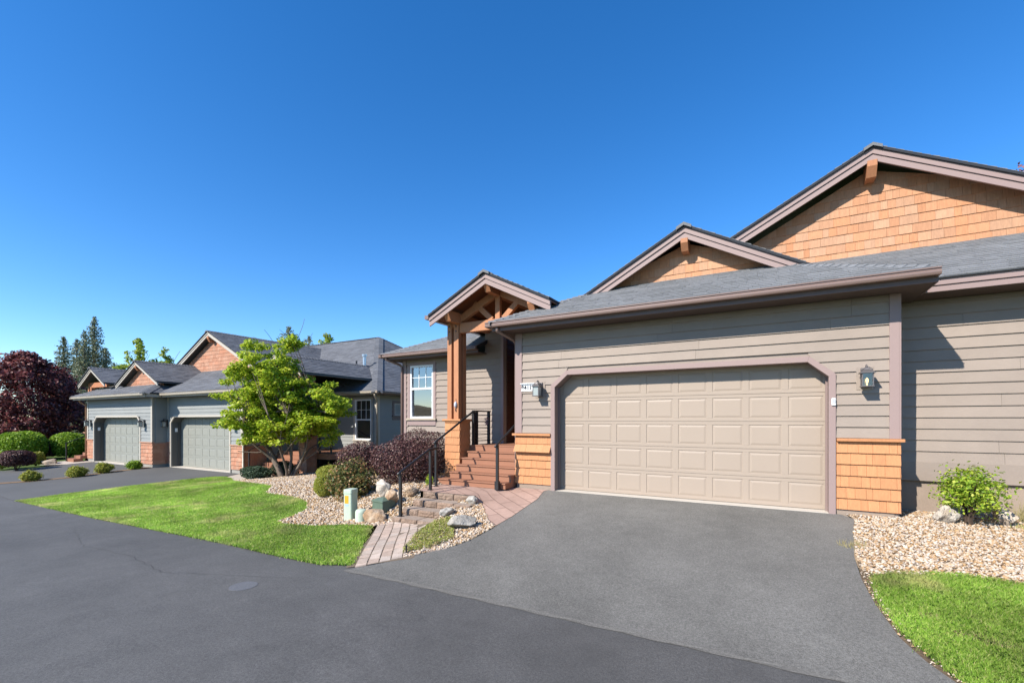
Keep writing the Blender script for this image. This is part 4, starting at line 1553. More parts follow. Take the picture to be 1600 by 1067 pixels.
MB().box(-16.98, -15.6, 12.58, 14.8, NZ + .65, NZ + .88).build('porch_deck', M_COMPOSITE, nb)
MB().box(-19.2, -16.3, 15.0, 15.1, NZ, 2.95).build('wall', M_NSIDING, nb)
nd = MB().box(-18.6, -17.7, 14.93, 14.99, NZ + .9, NZ + 2.95).build('front_door', M_ENTRYWOOD, nb)

# right wing with the hipped roof
NW = 14.90
m = MB().box(-19.3, -16.75, NW + .002, NW + .14, -1.0, 2.75).box(-15.70, -15.35, NW + .002, NW + .14, -1.0, 2.75)
m.box(-16.75, -15.70, NW + .002, NW + .14, -1.0, .62).box(-16.75, -15.70, NW + .002, NW + .14, 2.50, 2.75)
m.box(-15.49, -15.35, NW + .14, 27, -1.0, 2.75)
wingn = m.build('wall', M_NSIDING, nb)
sd = MB()
z = -.66
while z < 2.66:
    sp = [(-19.2, -16.86), (-15.6, -15.48)] if .35 < z < 2.55 else [(-19.2, -15.48)]
    lap(wingn, FRONT(NW), M_NSIDING, lambda q, sp=sp: sp, z, z + .1761, .176, joined=sd)
    z += .176
lap(wingn, RIGHT(-15.35), M_NSIDING, lambda q: [(15.0, 27)], -.66, 2.7, .176, joined=sd)
sd.build('siding_board', M_NSIDING, wingn)['kind'] = 'stuff'
box('corner_board', M_NTRIM, wingn, -15.48, -15.34, NW - .042, NW + .002, -.8, 2.72)
box('corner_board', M_NTRIM, wingn, -15.36, -15.31, NW - .03, NW + .12, -.8, 2.72)
window_unit(wingn, FRONT(NW), -16.75, -15.70, .63, 2.48, M_WHITE, M_NTRIM, M_NTRIM, G_MAIN, M_DARKROOM, None, trim=.10, wall_n=.03, upper=.5)
window_unit(wingn, RIGHT(-15.35), 15.95, 16.95, 1.75, 2.32, M_NTRIM, M_FASCIA, M_FASCIA, G_MAIN, M_DARKROOM, None, trim=.12, wall_n=.03, single=True, deep=.3)
c0 = (-14.78, 14.33, 2.80)
box('soffit', M_NJAMB, nb, -22, -14.86, 14.42, NW + .1, 2.67, 2.685)
box('soffit', M_NJAMB, nb, -15.4, -14.86, NW + .1, 28, 2.67, 2.685)
box('fascia', M_NTRIM, nb, -22, -14.85, 14.40, 14.42, 2.66, 2.79)
box('fascia', M_FASCIA, nb, -14.86, -14.84, 14.42, 28, 2.66, 2.79)
gutter(nb, M_NGUTTER, (-22, 14.398, 2.715), (-14.715, 14.398, 2.715), (0, -1, 0))
gutter(nb, M_GUTTER, (-14.838, 14.28, 2.715), (-14.838, 28, 2.715), (1, 0, 0))
d = 6.6
np_ = .60
T = (c0[0] - d, c0[1] + d, c0[2] + np_ * d)
q1 = [(-30, c0[1], c0[2]), c0, T, (-30, T[1], T[2])]
q2 = [c0, (c0[0], c0[1] + 2 * d, c0[2]), T]
q3 = [(c0[0], c0[1] + 2 * d, c0[2]), (-30, c0[1] + 2 * d, c0[2]), (-30, T[1], T[2]), T]
NT2 = MB()
dk = MB()
for q in (q1, q2, q3):
    slab(dk, q, .06)
    roof_tabs(NT2, q, .19, .25, .5)
ridge_caps(NT2, c0, T, .24, e=.2, drop=.07)
ridge_caps(NT2, (c0[0], c0[1] + 2 * d, c0[2]), T, .17, e=.2)
ridge_caps(NT2, (-30, T[1], T[2]), T, .17, e=.2)
hip = dk.build('roof', M_ROOFDECK, nb)
NT2.build('roof_shingle', M_NROOF, hip)['kind'] = 'stuff'
NT.build('roof_shingle', M_NROOF, nroof)['kind'] = 'stuff'
# roof vents
for (x, y, r, h, mt) in ((-17.95, 16.55, .085, .62, M_GALV), (-18.75, 16.75, .045, .38, M_BLACK)):
    z = c0[2] + np_ * (y - c0[1])
    v = MB().tube([(x, y, z - .1), (x, y, z + h)], r, 12)
    if mt is M_GALV:
        v.tube([(x, y, z + h + .03), (x, y, z + h + .13)], r * 1.5, 12)
        v.tube([(x, y, z + h), (x, y, z + h + .03)], r * .7, 8)
        v.tube([(x, y, z - .05), (x, y, z + .10)], [r * 2.2, r], 12)
    v.build('vent_pipe', mt, nb)
downspout(nb, M_NGUTTER, [(-14.95, 14.36, 2.72), (-14.95, 14.37, 2.62), (-15.24, 14.78, 2.42), (-15.27, 14.82, 2.34), (-15.27, 14.83, -.6)], .045)
downspout(nb, M_NGUTTER, [(-19.1, 10.7, EZ - .05), (-19.1, 10.72, EZ - .16), (-19.2, 11.1, EZ - .35), (-19.22, 11.13, EZ - .45), (-19.22, 11.13, NZ + .25), (-19.05, 10.98, NZ + .1)], .045)
downspout(nb, M_CEDAR, [(-33.25, 10.2, EZ - .05), (-33.25, 10.25, EZ - .2), (-33.22, 10.5, EZ - .4), (-33.22, 10.5, NZ + .2)], .045)

# dark far house and its board fence beyond the plum tree
fh = thing('far_house', 'dark house with a sunlit grey roof behind the purple plum tree', 'house', (-47, 20, -1))
MB().box(-53, -41, 18, 26, -1.4, 1.6).build('wall', material('dark_brown_wall', (.05, .04, .035), .8, .1), fh)
rf = MB()
rf.prism([(-54, 17.4, 1.55), (-40, 17.4, 1.55), (-40, 22, 4.1), (-54, 22, 4.1)], (0, 0, -.12))
rf.prism([(-54, 26.6, 1.55), (-40, 26.6, 1.55), (-40, 22, 4.1), (-54, 22, 4.1)], (0, 0, -.12))
rf.build('roof', M_NROOF, fh)
for x in (-51, -48, -44):
    w = MB().box(x, x + 1.1, 17.97, 18.0, .1, 1.2).build('window', M_BLACK, fh)
fe = thing('board_fence', 'dark brown board fence in the shade beside the neighbouring duplex', 'fence', (-36.5, 13.5, -.9))
for i in range(40):
    MB().box(-39.5 + i * .16, -39.5 + i * .16 + .145, 13.5 + random.uniform(-.01, .01), 13.53, -1.1, .85 + random.uniform(-.01, .01)).build('board', material('fence_board', (.075, .055, .045), .9, .1, obj_var=.15), fe)
MB().box(-39.5, -33.1, 13.53, 13.58, .45, .55).box(-39.5, -33.1, 13.53, 13.58, -.7, -.6).build('fence_rail', MATS['fence_board'], fe)

# ------------------------------------------------------------------ lanterns, plaque, keypad, ornaments
M_LGLASS = pane_material('lantern_glass', (.55, .57, .58), .05)
M_FROST = material('seeded_glass', (.36, .39, .37), .18, .5)
M_BULB = material('warm_bulb', (1, .8, .5), .3, .3, emit=((1.0, .62, .25), 5.0))
M_BULBOFF = material('clear_bulb', (.8, .78, .7), .2, .5)
M_LMETAL = material('weathered_pewter_metal', (.17, .15, .145), .38, .5, metal=.35, fine=(60, .8, 1.2))
M_NMETAL = material('dark_bronze_metal', (.05, .045, .045), .4, .5, fine=(60, .8, 1.2))


def lantern(name, label, x, y, z, group, lit, metal=M_LMETAL, s=1.0, face_y=None):
    """wall lantern: y is the wall face; z the centre of the glass"""
    t = thing(name, label, 'wall lantern', (x, y, z - .14 * s), group)
    c = y - .165 * s
    bp = MB().box(x - .06 * s, x + .06 * s, y - .028, y + .03, z - .12 * s, z + .19 * s)
    bp.build('back_plate', metal, t, bevel=.006)
    arm = MB().tube([(x, y - .02, z + .10 * s), (x, y - .06 * s, z + .19 * s), (x, y - .12 * s, z + .225 * s), (x, c, z + .20 * s)], .011 * s, 8)
    for sg in (-1, 1):
        arm.tube([(x + sg * .075 * s, c, z + .10 * s), (x + sg * .065 * s, c, z + .16 * s), (x + sg * .03 * s, c, z + .185 * s), (x, c, z + .20 * s)], .006 * s, 6)
    arm.build('arm', metal, t, smooth=True)
    w = .066 * s
    cap = MB()
    for (h0, r0, h1, r1) in ((.092, .098, .106, .098), (.106, .088, .140, .052), (.140, .055, .150, .055), (.150, .035, .185, .018)):
        cap.add([(x - r0 * s, c - r0 * s, z + h0 * s), (x + r0 * s, c - r0 * s, z + h0 * s), (x + r0 * s, c + r0 * s, z + h0 * s), (x - r0 * s, c + r0 * s, z + h0 * s),
                 (x - r1 * s, c - r1 * s, z + h1 * s), (x + r1 * s, c - r1 * s, z + h1 * s), (x + r1 * s, c + r1 * s, z + h1 * s), (x - r1 * s, c + r1 * s, z + h1 * s)],
                [(0, 3, 2, 1), (4, 5, 6, 7), (0, 1, 5, 4), (1, 2, 6, 5), (2, 3, 7, 6), (3, 0, 4, 7)])
    cp = cap.build('cap', metal, t)
    MB().lathe((x, c, z + .185 * s), [(.008 * s, 0), (.016 * s, .012 * s), (.006 * s, .03 * s), (.001, .04 * s)], 10).build('finial', metal, cp, smooth=True)
    fr = MB()
    for sx in (-1, 1):
        for sy in (-1, 1):
            fr.box(x + sx * w - .008 * s, x + sx * w + .008 * s, c + sy * w - .008 * s, c + sy * w + .008 * s, z - .10 * s, z + .092 * s)
    fr.box(x - .082 * s, x + .082 * s, c - .082 * s, c + .082 * s, z - .115 * s, z - .10 * s)
    fr.build('frame', metal, t)
    g = MB()
    q = w - .004 * s
    for (xa, xb, ya, yb) in ((x - q, x + q, c - w - .001, c - w + .002), (x - q, x + q, c + w - .002, c + w + .001), (x - w - .001, x - w + .002, c - q, c + q), (x + w - .002, x + w + .001, c - q, c + q)):
        g.box(xa, xb, ya, yb, z - .099 * s, z + .091 * s)
    g.build('glass', M_LGLASS if lit else M_FROST, t)
    if lit is not None and lit:
        MB().lathe((x, c, z - .07 * s), [(.010 * s, -.03 * s), (.010 * s, .01), (.018 * s, .035 * s), (.021 * s, .055 * s), (.014 * s, .08 * s), (.003 * s, .095 * s)], 12).build('bulb', M_BULB, t, smooth=True)
    return t


MB().box(1.224, 1.444, WY - .034, WY + .001, 2.005, 2.365).build('mounting_block', M_SIDING, house, bevel=.002)
MB().box(-4.46, -4.23, WY - .034, WY + .001, 2.005, 2.365).build('mounting_block', M_SIDING, house, bevel=.002)
lantern('wall_lantern', 'pewter wall lantern with a glowing bulb right of the beige garage door', 1.334, WY - .034, 2.155, 'lanterns beside the beige garage door', True)
lantern('wall_lantern', 'pewter wall lantern with clouded glass beside the white house number plate', -4.345, WY - .034, 2.155, 'lanterns beside the beige garage door', False)

t = thing('house_number_plate', 'white house number plate partly behind the left garage lantern', 'sign', (-4.60, WY - .03, 2.17))
MB().box(-4.805, -4.462, WY - .050, WY - .028, 2.168, 2.326).build('plate', M_WHITE, t, bevel=.003)
box('hood', M_WHITE, t, -4.82, -4.462, WY - .085, WY - .028, 2.3265, 2.342)
cu = bpy.data.curves.new('digits', 'FONT')
cu.body = '8411'
cu.size = .122
cu.extrude = .004
cu.offset = .0035
cu.align_x = 'CENTER'
cu.align_y = 'CENTER'
cu.space_character = 1.08
tmp = bpy.data.objects.new('digits_text', cu)
COL.objects.link(tmp)
bpy.context.view_layer.update()
me = bpy.data.meshes.new_from_object(tmp.evaluated_get(bpy.context.evaluated_depsgraph_get()))
bpy.data.objects.remove(tmp)
me.transform(Matrix.Translation(Vector((-4.672, WY - .0545, 2.245)) - Vector(t.location)) @ Matrix.Rotation(math.pi / 2, 4, 'X'))
link('digits', me, M_BLACK, t)

t = thing('door_keypad', 'small white garage keypad on the right-hand door casing', 'keypad', (.925, WY - .05, 1.78))
MB().box(.895, .955, WY - .078, WY - .05, 1.76, 1.88).build('case', M_WHITE, t, bevel=.012)
MB().box(.903, .947, WY - .084, WY - .0785, 1.80, 1.868).build('cover', material('grey_keypad_cover', (.5, .5, .5), .3, .5), t, bevel=.002)

t = thing('post_ornament', 'small oval blue and white ornament hung on the front timber post', 'ornament', (-6.955, 9.44, 2.0))
MB().lathe((-6.955, 9.425, 1.83), [(.004, 0), (.035, .04), (.045, .09), (.035, .14), (.004, .18)], 14).build('disc', material('blue_white_glaze', (.55, .57, .66), .3, .5, fine=(25, .5, 1.4)), t, smooth=True)
MB().tube([(-6.955, 9.43, 2.01), (-6.955, 9.44, 2.07)], .004, 6).build('hook', M_BLACK, t)
MB().tube([(-6.955, 9.425, 1.83), (-6.955, 9.425, 1.76)], [.006, .016], 8).build('tail', M_BLACK, t)

t = thing('rail_bouquet', 'small faded red and blue flower bunch tied to the porch railing post', 'ornament', (-6.71, 10.42, 1.55))
fl = MB()
for i in range(60):
    a, r, h = random.uniform(0, 6.3), random.uniform(0, .06), random.uniform(-.13, .08)
    p = Vector((-6.71 + .05 + r * math.cos(a), 10.42 + r * math.sin(a), 1.52 + h))
    u = Vector((random.gauss(0, 1), random.gauss(0, 1), random.gauss(0, 1))).normalized() * .018
    v = u.orthogonal().normalized() * .014
    fl.add([p - u, p - v, p + u, p + v], [(0, 1, 2, 3)])
fl.build('petals', material('faded_petal', (0, 0, 0), .7, .2, isl_ramp=[(0, (.05, .07, .2)), (.4, (.12, .12, .3)), (.5, (.55, .2, .2)), (.8, (.6, .3, .3)), (1, (.1, .18, .06))]), t)

for (x, y, lab) in ((-32.62, 10.55, 'dark lantern left of the far sage garage door'), (-26.40, 10.55, 'dark lantern between the far sage garage door and the recessed corner'),
                    (-25.60, 11.18, 'dark lantern left of the nearer sage garage door'), (-19.88, 11.18, 'dark lantern right of the nearer sage garage door beside the maple')):
    lantern('wall_lantern', lab, x, y - .03, NZ + 2.08, "lanterns on the neighbouring duplex", None, M_NMETAL, 1.15)
for (x, y, lab) in ((-32.19, 10.72, 'small white keypad inside the far sage garage door reveal'), (-25.25, 11.36, 'small white keypad inside the nearer sage garage door reveal')):
    t = thing('door_keypad', lab, 'keypad', (x, y, 1.2), 'keypads in the neighbouring reveals')
    MB().box(x - .02, x + .03, y - .05, y + .05, .96, 1.14).build('case', M_WHITE, t, bevel=.006)

# ------------------------------------------------------------------ handrails
t = thing('garden_handrail', 'black metal handrail on two posts beside the block garden steps', 'handrail', (-6.35, 6.78, -.375))
MB().box(-6.375, -6.325, 6.755, 6.805, -.376, .46).build('post', M_BLACK, t)
MB().box(-6.415, -6.365, 7.72, 7.77, .012, .875).build('post', M_BLACK, t)
MB().tube([(-6.35, 6.70, .455), (-6.352, 6.78, .495), (-6.385, 7.70, .885), (-6.39, 7.76, .897), (-6.40, 8.02, .897)], .026, 8).build('rail', M_BLACK, t, smooth=True)
for (x, y, z) in ((-6.35, 6.78, -.376), (-6.39, 7.745, .013)):
    MB().box(x - .05, x + .05, y - .05, y + .05, z, z + .012).build('foot_plate', M_BLACK, t)

t = thing('stair_handrail', 'black metal handrail on the left of the porch stairs leading up to the cable railing', 'handrail', (-6.62, 8.22, 0.01))
MB().box(-6.645, -6.595, 8.20, 8.25, .012, 1.02).build('post', M_BLACK, t)
MB().box(-6.67, -6.57, 8.175, 8.275, .012, .024).build('foot_plate', M_BLACK, t)
MB().tube([(-6.62, 8.15, 1.0), (-6.62, 8.22, 1.035), (-6.68, 9.80, 1.745), (-6.69, 9.88, 1.75)], .026, 8).build('rail', M_BLACK, t, smooth=True)

t = thing('cable_railing', 'black porch railing with thin horizontal cables between square posts', 'railing', (-6.70, 10.2, .886))
for (x, y) in ((-6.70, 9.86), (-6.73, 10.05), (-6.70, 10.60)):
    MB().box(x - .032, x + .032, y - .032, y + .032, .886, 1.75).build('post', M_BLACK, t)
MB().box(-6.735, -6.665, 9.84, 10.66, 1.751, 1.785).build('top_rail', M_BLACK, t)
for k in range(9):
    z = .97 + .085 * k
    MB().tube([(-6.70, 9.86, z), (-6.70, 10.60, z)], .006, 6).build('cable', M_BLACK, t)

t = thing('stair_handrail', 'black metal handrail on the right of the porch stairs against the garage pier', 'handrail', (-5.12, 8.30, .012))
MB().box(-5.165, -5.111, 8.455, 8.509, .012, .985).build('post', M_BLACK, t)
MB().box(-5.183, -5.093, 8.437, 8.525, .012, .20).build('foot_sleeve', M_BLACK, t)
MB().tube([(-5.14, 8.39, .95), (-5.14, 8.48, .995), (-5.09, 9.78, 1.72), (-5.09, 9.95, 1.74)], .024, 8).build('rail', M_BLACK, t, smooth=True)

for (x, y0, y1, z, lab) in ((-19.0, 11.25, 12.9, NZ, 'black handrail at the stairs behind the maple'), (-34.0, 9.9, 11.0, NZ, 'black handrail post beside the far porch steps')):
    t = thing('porch_handrail', lab, 'handrail', (x, y0, z))
    MB().box(x - .025, x + .025, y0 - .025, y0 + .025, z, z + .98).build('post', M_BLACK, t)
    MB().tube([(x, y0 - .05, z + .98), (x, y1, z + .98 + (y1 - y0) * .48)], .02, 8).build('rail', M_BLACK, t)
t = thing('porch_railing', 'thin black porch railing right of the red cedar pedestal', 'railing', (-16.0, 12.7, NZ + .88))
for x in (-16.4, -15.7):
    MB().box(x - .03, x + .03, 12.67, 12.73, NZ + .88, NZ + 1.75).build('post', M_BLACK, t)
MB().box(-16.4, -15.7, 12.68, 12.72, NZ + 1.751, NZ + 1.78).build('top_rail', M_BLACK, t)
for k in range(8):
    MB().box(-16.37, -15.73, 12.695, 12.705, NZ + .96 + .095 * k, NZ + .968 + .095 * k).build('cable', M_BLACK, t)

# ------------------------------------------------------------------ utility boxes, valve cover, stake
gx, gy = -7.50, 6.55
t = thing('utility_pedestal', 'tall pale green utility pedestal with an orange warning sticker', 'utility box', (gx, gy, gz(gx, gy) - .02))
R45 = Matrix.Rotation(math.radians(14), 3, 'Z')


def rot_prism(c, pts, z0, z1, top=1.0, lean=(0, 0)):
    """vertical solid with rounded plan; pts are plan offsets"""
    n = len(pts)
    P0 = [R45 @ Vector((p[0], p[1], 0)) for p in pts]
    V = [(c[0] + p.x, c[1] + p.y, z0) for p in P0] + [(c[0] + p.x * top + lean[0], c[1] + p.y * top + lean[1], z1) for p in P0]
    F = [tuple(range(n))[::-1], tuple(range(n, 2 * n))]
    for i in range(n):
        j = (i + 1) % n
        F.append((i, j, j + n, i + n))
    return V, F


def roundrect(w, d, r, k=3):
    out = []
    for (sx, sy, a0) in ((1, -1, -90), (1, 1, 0), (-1, 1, 90), (-1, -1, 180)):
        for i in range(k + 1):
            a = math.radians(a0 + 90 * i / k)
            out.append((sx * (w / 2 - r) + r * math.cos(a), sy * (d / 2 - r) + r * math.sin(a)))
    return out


z0 = gz(gx, gy) - .05
MB().add(*rot_prism((gx, gy), roundrect(.19, .23, .03), z0, z0 + .66)).build('body', M_UTIL, t)
MB().add(*rot_prism((gx, gy), roundrect(.205, .245, .035), z0 + .60, z0 + .685, .97)).build('cap', M_UTIL, t, bevel=.008)
c = R45 @ Vector((-.02, -.1165, 0))
lab = MB()
for (za, zb, mt) in ((.40, .56, 0),):
    q = [R45 @ Vector((a, -.1165, 0)) for a in (-.062, .028)]
    lab.add([(gx + q[0].x, gy + q[0].y, z0 + za), (gx + q[1].x, gy + q[1].y, z0 + za), (gx + q[1].x, gy + q[1].y, z0 + zb), (gx + q[0].x, gy + q[0].y, z0 + zb)], [(0, 1, 2, 3)])
lab.build('sticker', material('orange_sticker', (.80, .42, .03), .5, .3, fine=(90, .75, 1.15)), t)
l2 = MB()
q = [R45 @ Vector((a, -.1168, 0)) for a in (-.062, .028)]
l2.add([(gx + q[0].x, gy + q[0].y, z0 + .345), (gx + q[1].x, gy + q[1].y, z0 + .345), (gx + q[1].x, gy + q[1].y, z0 + .39), (gx + q[0].x, gy + q[0].y, z0 + .39)], [(0, 1, 2, 3)])
l2.build('sticker', material('blue_white_sticker', (.45, .6, .68), .5, .3, fine=(120, .6, 1.3)), t)

gx, gy = -7.16, 6.52
t = thing('utility_pedestal', 'short round-topped pale green utility pedestal beside the tall one', 'utility box', (gx, gy, gz(gx, gy) - .02))
z0 = gz(gx, gy) - .05
MB().lathe((gx, gy, z0), [(.122, 0), (.120, .02), (.118, .235), (.112, .27), (.09, .292), (.05, .30)], 20).build('body', M_UTIL, t, smooth=True)
MB().lathe((gx, gy, z0), [(.128, 0), (.128, .05)], 20).build('base_ring', M_UTIL, t)

gx, gy = -7.02, 7.0
t = thing('utility_box', 'low dark green utility box with a hipped lid among the rocks', 'utility box', (gx, gy, gz(gx, gy)))
R45 = Matrix.Rotation(math.radians(-8), 3, 'Z')
z0 = gz(gx, gy) - .14
MB().add(*rot_prism((gx, gy), roundrect(.36, .34, .015, 2), z0, z0 + .33, .97)).build('body', M_UTIL2, t)
lid = MB()
V, F = rot_prism((gx, gy), roundrect(.385, .365, .02, 2), z0 + .331, z0 + .36, .985)
lid.add(V, F)
V, F = rot_prism((gx, gy), roundrect(.37, .35, .02, 2), z0 + .36, z0 + .405, .45)
lid.add(V, F)
lid.build('lid', M_UTIL2, t)
MB().tube([(gx - .27, gy - .14, z0 + .02), (gx - .25, gy - .20, z0 + .13), (gx - .17, gy - .24, z0 + .13), (gx - .13, gy - .22, z0 + .02)], .02, 8).build('conduit', M_BLACK, t, smooth=True)

t = thing('valve_cover', 'small round iron valve cover set flush in the road', 'valve cover', (-5.61, 3.25, gz(-5.61, 3.25)))
zc = gz(-5.61, 3.25)
MB().lathe((-5.61, 3.25, zc - .02), [(.155, 0), (.155, .026), (.135, .026)], 28).build('collar', material('iron_ring', (.085, .085, .088), .7, .4, fine=(50, .8, 1.2)), t)
MB().lathe((-5.61, 3.25, zc - .02), [(.130, 0), (.130, .023), (.02, .024)], 28).build('lid', material('iron_lid', (.075, .076, .08), .65, .4, fine=(50, .7, 1.25)), t)

sx, sy = -4.56, 4.99
t = thing('sprinkler_stake', 'short black irrigation stake at the edge of the ground cover by the driveway', 'stake', (sx, sy, gz(sx, sy)))
MB().tube([(sx, sy, gz(sx, sy) - .02), (sx, sy, gz(sx, sy) + .11)], .012, 8).build('tube', M_BLACK, t)
MB().tube([(sx, sy, gz(sx, sy) + .11), (sx, sy, gz(sx, sy) + .135)], .017, 8).build('nozzle', M_BLACK, t)

# ------------------------------------------------------------------ rocks
def rock(label, x, y, size, seed, mat, dz=0.0, rz=0.0, group='boulders in the gravel beds', name='boulder'):
    V, F = ICO3
    r = np.random.default_rng(seed)
    P = V.copy()
    for k in range(16):                       # broken facets
        n = r.normal(size=3)
        n /= np.linalg.norm(n)
        h = r.uniform(.48, .86)
        s = P @ n
        over = np.maximum(s - h, 0)
        P = P - n[None] * (over * .94)[:, None]
    for sc, am in ((1.6, .10), (4.0, .07), (9.0, .035), (19.0, .016)):
        kk = r.normal(size=(4, 3)) * sc
        ph = r.uniform(0, 6.28, 4)
        nz = sum(1 - 2 * np.abs(np.sin(P @ kk[i] + ph[i])) for i in range(4)) / 4
        P = P * (1 + am * nz)[:, None]
    P = P / np.abs(P).max(0) * np.array(size) * .5
    c, s_ = math.cos(rz), math.sin(rz)
    P = np.stack([P[:, 0] * c - P[:, 1] * s_, P[:, 0] * s_ + P[:, 1] * c, P[:, 2]], 1)
    z = gz(x, y) + size[2] * .5 * .5 + dz
    P = P + np.array([x, y, z])
    o = np_mesh(name, P, F, mat, None, (x, y, gz(x, y)), smooth=False)
    return tag(o, label, 'rock', group)


rock('broad low pinkish boulder in front of the dark green utility box', -6.84, 6.62, (.52, .36, .32), 3, R_RUST, .0, .3)
rock('tall pale boulder behind the dark green utility box', -7.52, 7.48, (.36, .34, .50), 5, R_WHITE, .04, .6)
rock('rust-streaked upright boulder beside the garden handrail post', -6.92, 7.12, (.30, .36, .40), 8, R_RUST, .06, .2)
rock('flat tan boulder at the left end of the upper garden steps', -6.70, 7.52, (.36, .26, .24), 12, R_RUST, .05, .9)
rock('flat grey lichen-covered boulder in the gravel beside the driveway', -4.50, 6.20, (.58, .34, .24), 21, R_GREY, .05, .55)
rock('small dark boulder at the right end of the garden steps', -5.30, 6.90, (.22, .36, .20), 24, R_GREY, .06, -.3)
rock('small mossy boulder at the right end of the top garden step', -5.10, 7.46, (.26, .22, .17), 27, R_GREY, .06, .3)
rock('pale boulder left of the young lime-leaved shrub', 2.30, 9.10, (.34, .30, .32), 31, R_WHITE, .04, .2)
rock('tan boulder right of the young lime-leaved shrub', 3.02, 9.34, (.40, .34, .32), 35, R_TAN, .05, .8)
rock('tan boulder beside the far neighbouring driveway', -33.6, 9.1, (.9, .6, .45), 40, R_TAN, -.02, .5)


# ------------------------------------------------------------------ leaves
def leaf_quads(P, size, up=.35, out=None, aspect=.62, r=RNG, jit=.35):
    """one folded diamond leaf per point"""
    n = len(P)
    nr = r.normal(size=(n, 3))
    nr /= np.linalg.norm(nr, axis=1)[:, None]
    nr[:, 2] += up
    if out is not None:
        nr += out
    nr /= np.linalg.norm(nr, axis=1)[:, None] + 1e-9
    a = r.normal(size=(n, 3))
    a -= nr * (a * nr).sum(1)[:, None]
    a /= np.linalg.norm(a, axis=1)[:, None] + 1e-9
    b = np.cross(nr, a)
    s = size * (1 + r.uniform(-jit, jit, n))[:, None]
    V = np.empty((n, 4, 3))
    V[:, 0] = P - a * s * .5
    V[:, 1] = P + b * s * aspect * .5 + nr * s * .10 + a * s * .06
    V[:, 2] = P + a * s * .5 - nr * s * .05
    V[:, 3] = P - b * s * aspect * .5 + nr * s * .10 + a * s * .06
    F = np.arange(n * 4).reshape(n, 4)
    return V.reshape(-1, 3), F


def mound_points(n, c, rad, r, flat=2.4, shell=.22, lump=.06, zmin=-1.0, seed=0):
    """points in the outer shell of a clipped mound (superellipsoid)"""
    d = r.normal(size=(n, 3))
    d /= np.linalg.norm(d, axis=1)[:, None]
    e = flat
    k = (np.abs(d) ** e).sum(1) ** (-1 / e)
    q = np.random.default_rng(seed)
    kk = q.normal(size=(4, 3)) * 3.2
    ph = q.uniform(0, 6.28, 4)
    lm = 1 + lump * sum(np.sin(d @ kk[i] + ph[i]) for i in range(4)) / 2
    t = 1 - shell * r.random(n) ** 1.6
    P = d * (k * lm * t)[:, None] * np.array(rad)
    keep = d[:, 2] > zmin
    return (P + np.array(c))[keep], d[keep]


def stems(mb, x, y, z, h, n, spread, r0, rnd):
    for i in range(n):
        a = rnd.uniform(0, 6.28)
        s = rnd.uniform(.3, 1) * spread
        mb.tube([(x + rnd.uniform(-.04, .04), y + rnd.uniform(-.04, .04), z - .05), (x + s * .4 * math.cos(a), y + s * .4 * math.sin(a), z + h * .5), (x + s * math.cos(a), y + s * math.sin(a), z + h)], [r0, r0 * .7, r0 * .35], 5, cap=False)


def shrub(name, label, cat, x, y, rad, n, leaf, mat, seed, group=None, flat=2.4, up=.4, lump=.06, lift=0.0, core=True, aspect=.62, wild=0.0, shell=.22, stem_mat=M_TWIG):
    """clipped or loose shrub: dense outer leaf shell, inner leaves, woody stems"""
    z = gz(x, y)
    r = np.random.default_rng(seed)
    t = thing(name, label, cat, (x, y, z), group)
    c = (x, y, z + rad[2] * .92 + lift)
    P, d = mound_points(n, c, rad, r, flat, shell, lump, -.86, seed)
    if wild:
        m = r.random(len(P)) < .22
        P[m] += d[m] * (r.random(m.sum()) * wild)[:, None]
    V, F = leaf_quads(P, leaf, up, d * (1.0 if 'barberry' in name else .6), aspect, r)
    if core:
        P2, d2 = mound_points(n // 4, c, [q * .74 for q in rad], r, flat, .5, lump, -.9, seed)
        V2, F2 = leaf_quads(P2, leaf * 1.4, up, d2 * .5, .8, r)
        F = np.concatenate([F, F2 + len(V)])
        V = np.concatenate([V, V2])
    V[:, 2] = np.maximum(V[:, 2], ground_z(V[:, 0], V[:, 1]) + .01)
    np_mesh('foliage', V, F, mat, t)
    rnd = random.Random(seed)
    mb = MB()
    stems(mb, x, y, z, rad[2] * 1.3 + lift, 9, min(rad[0], rad[1]) * .75, .018 + .01 * rad[2], rnd)
    mb.build('stem', stem_mat, t)
    return t


BG = 'dark red barberry mounds in front of the wing window'
shrub('barberry_bush', 'nearest big clipped dark red barberry, beside the stair handrail', 'shrub', -7.98, 8.62, (.86, .66, .53), 10500, .040, M_BARBERRY, 101, BG, 2.7, lump=.07, wild=.05)
shrub('barberry_bush', 'tallest clipped dark red barberry against the wing wall, behind the nearest one', 'shrub', -8.55, 9.95, (.80, .56, .68), 10000, .040, M_BARBERRY, 102, BG, 2.7, lump=.07, wild=.05)
shrub('barberry_bush', 'dark red barberry at the left end of the row, in front of the neighbouring wing', 'shrub', -11.0, 9.95, (.66, .60, .55), 8000, .042, M_BARBERRY, 103, BG, 2.6, lump=.07, wild=.05)
GG = 'yellow-green globe shrubs behind the utility pedestals'
shrub('globe_shrub', 'front yellow-green globe shrub on the gravel', 'shrub', -9.70, 7.72, (.31, .31, .30), 7000, .028, M_GLOBE, 111, GG, 2.2, lump=.03)
shrub('globe_shrub', 'yellow-green globe shrub just behind the front one', 'shrub', -11.2, 9.05, (.40, .38, .24), 6000, .030, M_GLOBE, 112, GG, 2.2, lump=.03)
shrub('photinia_shrub', 'loose bronze-green shrub with reddish leaves behind the tall utility pedestal', 'shrub', -8.72, 7.62, (.54, .46, .47), 3600, .066, M_MIXED, 113, None, 2.2, up=.5, lump=.16, wild=.2, aspect=.5, shell=.5)
JG = 'low junipers at the foot of the maple'
